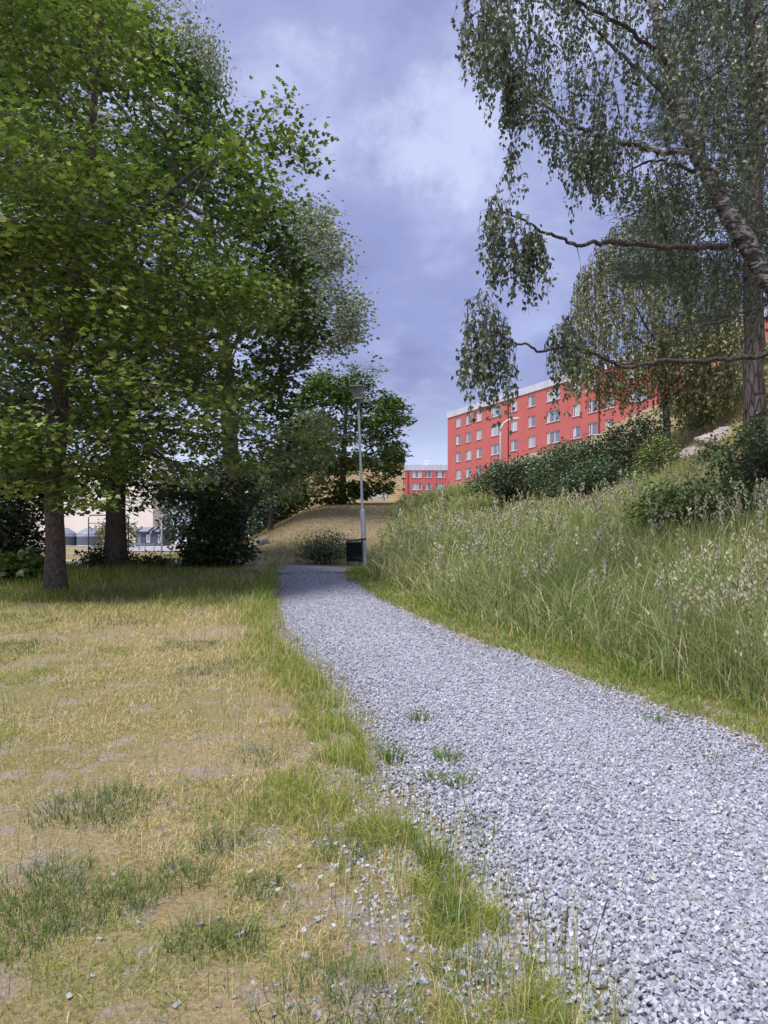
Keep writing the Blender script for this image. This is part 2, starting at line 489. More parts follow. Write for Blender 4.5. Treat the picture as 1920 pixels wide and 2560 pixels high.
def poly_sheet(name, pts, lift, mat, step=0.4):
    # a paved sheet that follows the ground: fine grid clipped to the polygon
    P = np.array(pts); x0, y0 = P.min(0); x1, y1 = P.max(0)
    import bmesh
    bm = bmesh.new()
    vs = [bm.verts.new((x, y, 0)) for x, y in pts]
    bm.faces.new(vs)
    for x in np.arange(x0 + step, x1, step):
        g = bm.verts[:] + bm.edges[:] + bm.faces[:]
        bmesh.ops.bisect_plane(bm, geom=g, plane_co=(x, 0, 0), plane_no=(1, 0, 0))
    for y in np.arange(y0 + step, y1, step):
        g = bm.verts[:] + bm.edges[:] + bm.faces[:]
        bmesh.ops.bisect_plane(bm, geom=g, plane_co=(0, y, 0), plane_no=(0, 1, 0))
    xs = np.array([v.co.x for v in bm.verts]); ys = np.array([v.co.y for v in bm.verts]); zs = gzn(xs, ys) + lift
    for v, z in zip(bm.verts, zs): v.co.z = z
    bmesh.ops.recalc_face_normals(bm, faces=bm.faces[:])
    me = bpy.data.meshes.new(name); bm.to_mesh(me); bm.free()
    me.polygons.foreach_set('use_smooth', np.ones(len(me.polygons), bool))
    o = obj(name, me, mat); o['kind'] = 'structure'; return o
poly_sheet('asphalt_path', [(-2.5, 15.35), (-1.6, 15.5), (-.85, 15.55), (-.62, 15.9), (-.75, 16.4), (-1.4, 17.0), (-2.2, 17.9), (-3.4, 19.3), (-5.5, 20.9), (-9, 22.6), (-14, 24.6),
                             (-14, 22.6), (-9, 20.6), (-5.6, 18.9), (-3.8, 17.3), (-2.9, 16.2)], 0.02, M_asphalt, 0.3)
poly_sheet('playground_paving', [(-16.5, 40), (-11.5, 40), (-11.2, 50), (-13, 64), (-17, 74), (-21, 90), (-60, 90), (-60, 78), (-26, 74), (-21, 60)], 0.03, M_asphalt, 2.0)

# ------------------------------------------------------------------ gravel stones
rng = np.random.default_rng(11)
def stone_template(seed):
    r = np.random.default_rng(seed)
    V = np.array([(x, y, z) for z in (-1, 1) for y in (-1, 1) for x in (-1, 1)], float) * 0.62
    V = V + r.uniform(-0.33, 0.33, V.shape)
    d = r.normal(size=3); d /= np.linalg.norm(d); sh = V @ d
    V = V - np.maximum(sh - 0.55, 0)[:, None] * d
    T = np.array([(0, 2, 3), (0, 3, 1), (4, 5, 7), (4, 7, 6), (0, 1, 5), (0, 5, 4), (2, 6, 7), (2, 7, 3), (0, 4, 6), (0, 6, 2), (1, 3, 7), (1, 7, 5)])
    return V / np.abs(V).max() * r.uniform(0.6, 1.15, 3), T
OCT_V = np.array([(1, 0, 0), (-1, 0, 0), (0, 1, 0), (0, -1, 0), (0, 0, 1), (0, 0, -1)], float)
OCT_T = np.array([(0, 2, 4), (2, 1, 4), (1, 3, 4), (3, 0, 4), (2, 0, 5), (1, 2, 5), (3, 1, 5), (0, 3, 5)])
STONES = [stone_template(i) for i in range(8)]
def rand_rot(n, r):
    q = r.normal(size=(n, 4)); q /= np.linalg.norm(q, axis=1)[:, None]
    w, x, y, z = q.T
    return np.stack([np.stack([1 - 2 * (y * y + z * z), 2 * (x * y - z * w), 2 * (x * z + y * w)], 1),
                     np.stack([2 * (x * y + z * w), 1 - 2 * (x * x + z * z), 2 * (y * z - x * w)], 1),
                     np.stack([2 * (x * z - y * w), 2 * (y * z + x * w), 1 - 2 * (x * x + y * y)], 1)], 1)
def place(soup, V, T, R, S, P, C):           # copies of one template, R (n,3,3), S (n,), P (n,3), C (n,3)
    n = len(P)
    if n == 0: return
    vv = np.einsum('nij,vj->nvi', R, V) * np.asarray(S)[:, None, None] + P[:, None, :]
    tt = T[None] + (np.arange(n) * len(V))[:, None, None]
    cc = np.repeat(np.asarray(C)[:, None, :], len(V), 1)
    soup.add(vv.reshape(-1, 3), tt.reshape(-1, 3), cc.reshape(-1, 3))
def stone_cols(n, r):
    v = np.clip(r.normal(0.44, 0.10, n), 0.16, 0.75)
    c = np.stack([v * 0.98, v * 0.99, v * 1.12], 1)
    w = r.random(n) < 0.04
    c[w] = np.stack([v[w] * 1.1, v[w] * 0.98, v[w] * 0.85], 1)
    return c
sp = []                                      # x, y, size
for (ya, yb, dens, size) in ((15.4, 16.0, 350, .0125), (1.6, 3.2, 11500, .0092), (3.2, 5.0, 7000, .0097), (5.0, 7.5, 4600, .0100), (7.5, 11, 2000, .0110), (11, 15.4, 900, .0125)):
    n = int(dens * (yb - ya) * 3.6)
    y = rng.uniform(ya, yb, n); x = rng.uniform(-3.0, 3.4, n)
    e = np.minimum(x - xl(y), xr(y) - x) + (noise2(x, y, 3.0, 5) - 0.5) * 0.35
    keep = (rng.random(n) < 1 / (1 + np.exp(-(e + 0.02) / 0.045))) & (np.abs(x) < .53 * y + .7)
    sp.append(np.stack([x[keep], y[keep], rng.uniform(0.65, 1.4, keep.sum()) * size], 1))
sp = np.concatenate(sp)
# strays scattered into the grass by the near left edge
n = 5200
y = 2.0 + 3.6 * rng.random(n) ** 1.4; x = xl(y) - np.abs(rng.normal(0, 0.36, n))
keep = noise2(x, y, 4.2, 8, 3) > 0.50 + .16 * sstep(3.0, 5.2, y)
sp = np.concatenate([sp, np.stack([x[keep], y[keep], rng.uniform(0.5, 1.3, keep.sum()) * .0085], 1)])
tcr = np.clip((sp[:, 0] - xl(sp[:, 1])) / np.maximum(xr(sp[:, 1]) - xl(sp[:, 1]), .1), 0, 1)
sz = gzn(sp[:, 0], sp[:, 1]) + 0.012 * np.sin(np.pi * tcr) ** 0.5 + 0.02 * np.sin(np.pi * tcr) + sp[:, 2] * rng.uniform(-0.5, 0.9, len(sp))
SP = np.stack([sp[:, 0], sp[:, 1], sz], 1); SS = sp[:, 2]
order = np.argsort(SP[:, 1] - SS * 60)
inview = np.abs(SP[order, 0]) < SP[order, 1] * 0.515
vis_near = order[inview & (SP[order, 1] > 2.13)][:300]
near_set = np.zeros(len(SP), bool); near_set[vis_near] = True
RR = rand_rot(len(SP), rng); CC = stone_cols(len(SP), rng); kind = rng.integers(0, 8, len(SP))
su = Soup()
fine = (SP[:, 1] < 4.2) & ~near_set
for k in range(8):
    s = fine & (kind == k); place(su, *STONES[k], RR[s], SS[s], SP[s], CC[s])
s = (SP[:, 1] >= 4.2)
A = np.array([1, .8, .65]); place(su, OCT_V * A, OCT_T, RR[s], SS[s] * 1.15, SP[s], CC[s])
su.build('gravel', M_stone, path, kind='stuff')
tones = []
for k in range(8):
    for j in range(3):
        v = (0.34, 0.45, 0.56)[j]
        me = mesh_arrays('stone', STONES[k][0], STONES[k][1], np.tile((v * .98, v * .99, v * 1.12), (8, 1))); me.materials.append(M_stone); tones.append(me)
for i in vis_near:
    o = bpy.data.objects.new('stone', tones[kind[i] * 3 + (0 if CC[i, 0] < .38 else 1 if CC[i, 0] < .52 else 2)]); COL.objects.link(o)
    o.parent = path
    o.matrix_local = Matrix.Translation(SP[i]) @ Matrix(RR[i]).to_4x4() @ Matrix.Scale(float(SS[i]), 4)

# ------------------------------------------------------------------ grass
def blades(soup, x, y, h, w, lean, C, r, seg=2, z=None, tipc=1.25, az=None, curl=1.0):
    n = len(x)
    if n == 0: return
    z = gzn(x, y) if z is None else z
    a = r.uniform(0, 2 * PI, n) if az is None else az
    f = r.uniform(0, 2 * PI, n)                       # facing of the flat side
    dx, dy = np.cos(a), np.sin(a); fx, fy = np.cos(f), np.sin(f)
    V = []
    ts = np.linspace(0, 1, seg + 1)
    for i, t in enumerate(ts):
        off = lean * h * t ** (1.0 + curl); hh = h * (t - 0.35 * np.minimum(lean, 1.4) * t ** 3 * curl)
        p = np.stack([x + dx * off, y + dy * off, z - 0.01 + hh], 1)
        ww = w * (1 - t) ** 0.6 * 0.5
        if i < seg:
            V += [p + np.stack([fx * ww, fy * ww, 0 * ww], 1), p - np.stack([fx * ww, fy * ww, 0 * ww], 1)]
        else: V.append(p)
    V = np.stack(V, 1); nv = V.shape[1]
    T = []
    for i in range(seg - 1): T += [(2 * i, 2 * i + 1, 2 * i + 3), (2 * i, 2 * i + 3, 2 * i + 2)]
    T.append((2 * seg - 2, 2 * seg - 1, 2 * seg))
    T = np.array(T)
    tt = T[None] + (np.arange(n) * nv)[:, None, None]
    cc = np.repeat(C[:, None, :], nv, 1)
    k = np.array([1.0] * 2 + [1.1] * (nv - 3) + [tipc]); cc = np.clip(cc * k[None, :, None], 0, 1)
    soup.add(V.reshape(-1, 3), tt.reshape(-1, 3), cc.reshape(-1, 3))
def tint(base, n, r, v=0.18):
    c = np.asarray(base, float) * r.uniform(1 - v, 1 + v, (n, 1)) * r.uniform(0.92, 1.08, (n, 3))
    return np.clip(c, 0.004, 0.95)
DRY, STRAW, YGRN, GRN, DGRN = (.55, .43, .22), (.66, .55, .34), (.35, .36, .08), (.16, .23, .05), (.095, .145, .065)

def fr(x, y, m=0.06):                        # roughly within view
    return np.abs(x) < y * (0.53 + m) + 0.25
spots = [(hit(a, b)[:2], r) for a, b, r in ((60, 1935, .22), (170, 1960, .26), (290, 1940, .17), (130, 1890, .16), (420, 2035, .12), (520, 2045, .12), (230, 1745, .3), (150, 1760, .25), (400, 1900, .16),
         (480, 1830, .14), (700, 2190, .25), (820, 2180, .18), (560, 1930, .12), (60, 2030, .18), (750, 1850, .14), (420, 1390, .5), (250, 1350, .45), (440, 1455, .4), (40, 1395, .5), (560, 1640, .2), (960, 1990, .1), (1010, 2120, .12))]
orange_xy = hit(405, 1968)[:2]
def lawn_patch(ya, yb, dens, hs, seg, r, soup):
    xa, xb = -0.62 * yb - 0.3, 1.0
    n = int(dens * (yb - ya) * (xb - xa))
    y = r.uniform(ya, yb, n); x = r.uniform(xa, xb, n)
    d = xl(y) - x                                    # distance left of the path
    edge = d + (noise2(x, y, 3.0, 5) - 0.5) * 0.3
    bare = noise2(x, y, 1.6, 21, 3)
    k = (edge > -0.03) & fr(x, y)
    k &= (r.random(n) < np.clip((0.62 - bare) / 0.12, 0.16, 1)) | (d < .35)
    x, y, d = x[k], y[k], d[k]; n = len(x)
    g = noise2(x, y, 0.55, 31, 3) + 0.25 * (noise2(x, y, 4, 33) - .5)
    worn = (noise2(x, y, 4.2, 8, 3) > .50 + .16 * sstep(3.0, 5.2, y)) & (d < .75)          # where the strays lie the soil is bare
    kk = ~(worn & (r.random(n) < .55)); x, y, d, g, worn = x[kk], y[kk], d[kk], g[kk], worn[kk]; n = len(x)
    strip_g = np.exp(-(np.maximum(d - .12, 0) / (.32 + .30 * noise2(x, y, 1.2, 91))) ** 2) * np.where(worn, .35, 1)     # taller green strip along the path
    under_tree = sstep(8.5, 11.5, y) * (1 - .75 * sstep(13.0, 14.5, y) * sstep(-5.0, -3.6, x))            # longer green grass under the maple
    u = r.random(n)
    pg = np.clip((g - 0.47) * 4.5 + 0.52, 0.25, 0.9); pg = np.maximum(pg, strip_g * 0.92); pg = np.maximum(pg, under_tree * 0.9)
    col = np.where((u < pg)[:, None], np.where((r.random(n) < .55 - .25 * under_tree)[:, None], tint(YGRN, n, r), tint(GRN, n, r)), np.where((r.random(n) < .55)[:, None], tint(DRY, n, r), tint(STRAW, n, r)))
    dark = np.zeros(n)
    for (sx, sy), rad in spots:
        dd = np.hypot((x - sx), (y - sy) * .8) + (noise2(x, y, 8, 41) - .5) * rad * .9
        dark = np.maximum(dark, 1 - sstep(rad * .3, rad * 1.0, dd))
    isd = r.random(n) < dark * .42
    col[isd] = tint(DGRN, isd.sum(), r, .25)
    do = np.hypot(x - orange_xy[0], (y - orange_xy[1]) * 0.8)
    iso = do < .13
    col[iso] = tint((.58, .36, .17), iso.sum(), r)
    h = hs * r.uniform(.45, 1.25, n) * (1 + 1.6 * strip_g * (d > .02) + 1.8 * under_tree + .35 * isd)
    h[iso] *= .5
    lean = r.uniform(.15, 1.3, n); lean[iso] = 2.0
    wid = (0.0022 + 0.00050 * y) * r.uniform(.7, 1.4, n)
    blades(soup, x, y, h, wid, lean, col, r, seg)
rg = np.random.default_rng(5)
lawn = Soup()
lawn_patch(1.7, 3.2, 12500, .042, 2, rg, lawn)
lawn_patch(3.2, 5.0, 8500, .048, 2, rg, lawn)
lawn_patch(5.0, 8.0, 3400, .058, 2, rg, lawn)
lawn_patch(8.0, 12.0, 1300, .070, 2, rg, lawn)
lawn_patch(12.0, 17.0, 420, .085, 2, rg, lawn)
# thin upright stalks standing above the lawn
n = 2200
y = 1.9 + 8 * rg.random(n) ** 1.6; d = np.abs(rg.normal(0, .34, n)); x = xl(y) - d + .10
far_l = rg.random(n) < .35; x[far_l] = rg.uniform(-.6, .1, far_l.sum()) * y[far_l]
k = (x < xl(y) + .12) & fr(x, y)
x, y = x[k], y[k]; n = len(x)
blades(lawn, x, y, rg.uniform(.13, .30, n) * (1 + .25 * (x > xl(y) - .4)), 0.0018 + .00035 * y, rg.uniform(.05, .45, n), np.where((rg.random(n) < .75)[:, None], tint((.22, .27, .06), n, rg), tint(STRAW, n, rg)), rg, 3)
# matted straw lying flat between the blades
n = 44000
y = 1.8 + 7.5 * rg.random(n) ** 1.5; x = rg.uniform(-.62, .35, n) * y
k = (x < xl(y) - .05) & fr(x, y); x, y = x[k], y[k]; n = len(x)
blades(lawn, x, y, rg.uniform(.012, .028, n), .0016 + .0005 * y, rg.uniform(1.2, 3.2, n), np.where((rg.random(n) < .7)[:, None], tint((.60, .47, .28), n, rg, .35), tint((.30, .24, .14), n, rg, .4)), rg, 1)
# broad-bladed dark tussocks
for (sx, sy), rad in spots:
    if sy > 6: continue
    n = int(130 * rad / .2)
    a = rg.uniform(0, 2 * PI, n); q = rad * np.sqrt(rg.random(n)) * .85
    x, y = sx + np.cos(a) * q, sy + np.sin(a) * q
    k = x < xl(y); x, y, a = x[k], y[k], a[k]; n = len(x)
    blades(lawn, x, y, rg.uniform(.05, .13, n), np.full(n, .0042), rg.uniform(.3, 1.2, n), tint((.11, .175, .05), n, rg, .3), rg, 3, az=a + rg.normal(0, .6, n))
lawn.build('lawn_grass', M_grass, None, kind='stuff', label='short patchy lawn, dry straw mixed with green, left of the gravel path')

# meadow on the bank to the right, with flowering grass heads
meadow = Soup(); heads = Soup()
def meadow_patch(ya, yb, xmax, dens, hmin, hmax, wmul, seg, r, headp):
    xa = -1.2
    n = int(dens * (yb - ya) * (xmax - xa))
    y = r.uniform(ya, yb, n); x = r.uniform(xa, xmax, n)
    d = x - xr(y)
    k = (d > -.08 + .16 * noise2(x, y, 2.5, 51)) & (x < y * .62 + 1.3) & (r.random(n) > sstep(5.5, 8.5, d))
    x, y, d = x[k], y[k], d[k]; n = len(x)
    grow = sstep(.22, .85, d + .25 * (noise2(x, y, 1.5, 61) - .5)) * (1 - .45 * sstep(3.0, 6.0, d))
    g = noise2(x, y, .5, 71, 3); g2 = noise2(x, y, 1.8, 73, 2)
    u = r.random(n)
    lush = sstep(.35, .62, g + .06 * (d > 1.2))
    col = np.where((u < .45 + .35 * lush)[:, None], tint((.225, .265, .10), n, r, .45), np.where((r.random(n) < .55)[:, None], tint((.38, .38, .19), n, r, .35), tint((.52, .45, .28), n, r, .3)))
    low = d < .42
    col[low] = np.where((r.random(low.sum()) < .9)[:, None], tint((.22, .29, .06), low.sum(), r), tint(DRY, low.sum(), r))
    h = (.07 + (hmin + (hmax - hmin) * r.random(n)) * grow) * (.75 + .5 * g2)
    wid = wmul * (0.0050 + .00055 * y) * r.uniform(.5, 1.7, n)
    lean = r.uniform(.05, .95, n) + (r.random(n) < .25) * .7
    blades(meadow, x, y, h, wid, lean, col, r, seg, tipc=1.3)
    hp = (r.random(n) < headp * grow * np.clip((noise2(x, y, .8, 81, 3) - .42) * 4.0, 0.04, 1.2)) & (grow > .5)
    m = hp.sum()
    if m:
        hx, hy = x[hp], y[hp]; hz = gzn(hx, hy); hh = h[hp] * r.uniform(1.0, 1.3, m) + .08
        a = r.uniform(0, 2 * PI, m); ln = r.uniform(.05, .30, m)
        blades(meadow, hx, hy, hh, np.full(m, .0035) * (1 + y[hp] * .06), ln, tint((.36, .36, .19), m, r), r, 3, z=hz, az=a, curl=.6)
        tx, ty, tz = hx + np.cos(a) * ln * hh, hy + np.sin(a) * ln * hh, hz + hh * (1 - .35 * ln * .6)
        hc = np.where((r.random(m) < .35)[:, None], tint((.46, .40, .32), m, r, .25), tint((.46, .46, .31), m, r, .25))
        nk = 13
        for j in range(nk):                    # a loose tufted panicle of little spikelets
            f = j / (nk - 1)
            oo = r.normal(0, 1, (m, 3)) * (.007 + .012 * (1 - f)) * (1 + hy * .02)[:, None]
            p = np.stack([tx, ty, tz], 1) + oo + np.stack([np.cos(a) * .03 * f, np.sin(a) * .03 * f, -.09 + .15 * f + 0 * a], 1)
            V = OCT_V[[0, 1, 2, 4, 5]] * np.array([.5, .5, 1.0])
            T = np.array([(0, 2, 3), (2, 1, 3), (1, 0, 3), (2, 0, 4), (1, 2, 4), (0, 1, 4)])
            R = rand_rot(m, r); ang = r.normal(0, .5, (m, 2))
            R = np.tile(np.eye(3), (m, 1, 1)); R[:, 0, 2] = ang[:, 0]; R[:, 1, 2] = ang[:, 1]
            place(heads, V, T, R, r.uniform(.008, .015, m) * (1 + hy * .055), p, hc * r.uniform(.85, 1.15, (m, 1)))
rm = np.random.default_rng(23)
meadow_patch(2.8, 7.0, 5.2, 1500, .30, .72, 1.0, 3, rm, .055)
meadow_patch(7.0, 11.0, 6.6, 720, .32, .75, 1.15, 3, rm, .075)
meadow_patch(11.0, 17.0, 9.0, 300, .32, .72, 1.5, 3, rm, .075)
meadow_patch(17.0, 26.0, 12.0, 110, .30, .62, 2.2, 2, rm, .05)
meadow_patch(26.0, 36.0, 9.0, 60, .25, .55, 3.0, 2, rm, .02)
n = 15000                                    # short green verge along the right edge of the gravel
y = 2.5 + 14 * rm.random(n) ** 1.5; x = xr(y) + rm.uniform(-.10, .75, n) * (1 - .3 * rm.random(n))
k = noise2(x, y, 3.0, 55) > .30 + .25 * (x < xr(y) + .02); x, y = x[k], y[k]; n = len(x)
blades(meadow, x, y, rm.uniform(.04, .14, n), .003 + .0006 * y, rm.uniform(.2, 1.2, n), np.where((rm.random(n) < .8)[:, None], tint((.175, .24, .06), n, rm, .35), tint((.42, .38, .16), n, rm)), rm, 2)
meadow.build('meadow_grass', M_grass, None, kind='stuff', label='tall uncut meadow grass covering the bank right of the path')
heads.build('grass_seed_heads', M_grass, None, kind='stuff', label='pale flowering grass heads standing above the meadow bank')

# dry mown grass on the mound behind the lamp, greener at its foot
mound = Soup(); n = 13000
y = rm.uniform(19.3, 36, n); x = rm.uniform(-9, 1.0, n)
k = (x < xr(y) + .3) & ~((y < 22) & (x < -2.5) & (y < 19.3 + (-2.2 - x) * .55))
x, y = x[k], y[k]; n = len(x)
gr = np.clip(1 - (gz(x, y) - 1.15) / .9, 0, 1) * .6 + .12
cc = np.where((rm.random(n) < gr)[:, None], tint((.20, .23, .07), n, rm), np.where((rm.random(n) < .5)[:, None], tint((.46, .33, .17), n, rm), tint((.36, .25, .14), n, rm)))
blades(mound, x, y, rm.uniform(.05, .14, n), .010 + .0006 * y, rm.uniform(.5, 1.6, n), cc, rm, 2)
mound.build('mound_grass', M_grass, None, kind='stuff', label='dry brown mown grass on the mound behind the lamp')

# ------------------------------------------------------------------ trees
MAPLE_O = [(0, 0), (.45, .06), (.34, .24), (.62, .46), (.26, .52), (.16, .70), (0, 1.0)]
def fan(outline, fold=0.12, droop=0.15):
    o = outline + [(-x, y) for x, y in outline[-2:0:-1]]
    V = [(0, .40, 0)] + [(x, y, fold * abs(x) - droop * max(0, y - .4) ** 2) for x, y in o]
    n = len(o)
    T = [(0, 1 + i, 1 + (i + 1) % n) for i in range(n)]
    return np.array(V, float), np.array(T)
LEAF_MAPLE = fan(MAPLE_O)
LEAF_MAPLE_S = fan([(0, 0), (.40, .12), (.55, .48), (.20, .55), (0, 1.0)])
LEAF_M6 = fan([(0, 0), (.55, .36), (.18, .52), (0, 1.0)])
LEAF_OVAL = (np.array([(0, 0, 0), (.30, .40, .07), (0, 1, -.08), (-.30, .40, .07)]), np.array([(0, 1, 2), (0, 2, 3)]))
LEAF_BIRCH = (np.array([(0, 0, 0), (.36, .30, .08), (.18, .70, .02), (0, 1, -.10), (-.18, .70, .02), (-.36, .30, .08)]), np.array([(0, 1, 2), (0, 2, 3), (0, 3, 4), (0, 4, 5)]))
NEEDLE = (np.array([(-.09, 0, 0), (.09, 0, 0), (0, 1, 0)]), np.array([(0, 1, 2)]))
def leaf_frames(nrm, tip):
    n = nrm / np.linalg.norm(nrm, axis=1)[:, None]
    t = tip - (tip * n).sum(1)[:, None] * n
    t = t / (np.linalg.norm(t, axis=1)[:, None] + 1e-9)
    b = np.cross(t, n)
    return np.stack([b, t, n], 2)
def in_poly(px, py, P):
    r = np.zeros(len(px), bool); j = len(P) - 1
    for i in range(len(P)):
        xi, yi = P[i]; xj, yj = P[j]
        c = ((yi > py) != (yj > py)) & (px < (xj - xi) * (py - yi) / (yj - yi + 1e-12) + xi)
        r ^= c; j = i
    return r
def edge_dist(px, py, P):
    d = np.full(len(px), 1e9); j = len(P) - 1
    for i in range(len(P)):
        a, b = np.array(P[j], float), np.array(P[i], float); ab = b - a
        t = np.clip(((px - a[0]) * ab[0] + (py - a[1]) * ab[1]) / (ab @ ab + 1e-9), 0, 1)
        d = np.minimum(d, np.hypot(px - a[0] - t * ab[0], py - a[1] - t * ab[1])); j = i
    return d
def crown_points(view_poly, Y0, D, n, r, freq=0.9, thr=0.42, shell=0.55, seed=0, round_=1.0, layer=1.7):
    """points through a rounded crown volume whose middle section has the given outline"""
    P = [(at(a, b, Y0).x, at(a, b, Y0).z) for a, b in view_poly]
    xs = [p[0] for p in P]; zs = [p[1] for p in P]
    outp = []
    tot = 0
    while tot < n:
        m = n * 4
        x = r.uniform(min(xs), max(xs), m); z = r.uniform(min(zs), max(zs), m)
        k = in_poly(x, z, P); x, z = x[k], z[k]
        e = edge_dist(x, z, P)
        q = np.clip(e / (D * round_), 0, 1); hd = D * np.sqrt(1 - (1 - q) ** 2)
        u = r.uniform(-1, 1, len(x)); u = np.sign(u) * np.abs(u) ** shell
        y = Y0 + hd * u
        p = np.stack([x, y, z], 1)
        nz = vnoise(p * np.array([freq, freq, freq * layer]), seed) * .65 + vnoise(p * freq * 2.3, seed + 5) * .35
        p = p[nz > thr]
        outp.append(p); tot += len(p)
    return np.concatenate(outp)[:n]
def bez(a, c, b, n):
    t = np.linspace(0, 1, n)[:, None]
    return (1 - t) ** 2 * a + 2 * t * (1 - t) * c + t * t * b
def tube_arr(soup, pts, rad, sides=7, col=(.5, .5, .5)):
    pts = np.asarray(pts, float); n = len(pts)
    d = np.gradient(pts, axis=0); d /= np.linalg.norm(d, axis=1)[:, None] + 1e-9
    ref = np.where(np.abs(d[:, 2:3]) > .9, np.array([[1., 0, 0]]), np.array([[0, 0, 1.]]))
    u = np.cross(d, ref); u /= np.linalg.norm(u, axis=1)[:, None] + 1e-9
    w = np.cross(d, u)
    a = np.arange(sides) * 2 * PI / sides
    V = pts[:, None, :] + (u[:, None, :] * np.cos(a)[None, :, None] + w[:, None, :] * np.sin(a)[None, :, None]) * np.asarray(rad)[:, None, None]
    T = []
    for i in range(n - 1):
        for k in range(sides):
            k2 = (k + 1) % sides
            T += [(i * sides + k, i * sides + k2, (i + 1) * sides + k2), (i * sides + k, (i + 1) * sides + k2, (i + 1) * sides + k)]
    soup.add(V.reshape(-1, 3), T, col)
def twigs_arr(soup, A, B, r0):
    n = len(A)
    M = (A + B) / 2 + np.array([0, 0, .03]) * np.linalg.norm(B - A, axis=1)[:, None]
    d = B - A; d /= np.linalg.norm(d, axis=1)[:, None] + 1e-9
    u = np.cross(d, np.array([.3, .2, 1.])); u /= np.linalg.norm(u, axis=1)[:, None] + 1e-9; w = np.cross(d, u)
    a = np.arange(3) * 2 * PI / 3
    ring = u[:, None, :] * np.cos(a)[None, :, None] + w[:, None, :] * np.sin(a)[None, :, None]
    V = np.concatenate([A[:, None] + ring * r0, M[:, None] + ring * r0 * .6, B[:, None] + ring * r0 * .25], 1)
    T = []
    for i in range(2):
        for k in range(3):
            k2 = (k + 1) % 3
            T += [(i * 3 + k, i * 3 + k2, i * 3 + 3 + k2), (i * 3 + k, i * 3 + 3 + k2, i * 3 + 3 + k)]
    T = np.array(T)[None] + (np.arange(n) * 9)[:, None, None]
    soup.add(V.reshape(-1, 3), T.reshape(-1, 3))
def grow_parents(P, nodes, owner):
    """each point hangs on the nearest limb node or on the nearest point that lies closer to a limb; returns anchor and owning limb"""
    n = len(P); dl = np.zeros(n); an = np.zeros(n, int)
    for i in range(0, n, 500):
        d = np.linalg.norm(P[i:i + 500, None] - nodes[None], axis=2); a = np.argmin(d, 1); an[i:i + 500] = a; dl[i:i + 500] = d[np.arange(len(a)), a]
    A = nodes[an].copy(); own = owner[an].copy()
    for i in range(0, n, 500):
        d = np.linalg.norm(P[i:i + 500, None] - P[None], axis=2) + 1e3 * (dl[None, :] >= dl[i:i + 500, None] * .92)
        b = np.argmin(d, 1); dd = d[np.arange(len(b)), b]; use = dd < dl[i:i + 500]
        A[i:i + 500][use] = P[b[use]]
    return A, own
def roughen(pts, amp, r):
    q = pts.copy(); q[1:-1] += r.normal(0, amp, q[1:-1].shape); return q
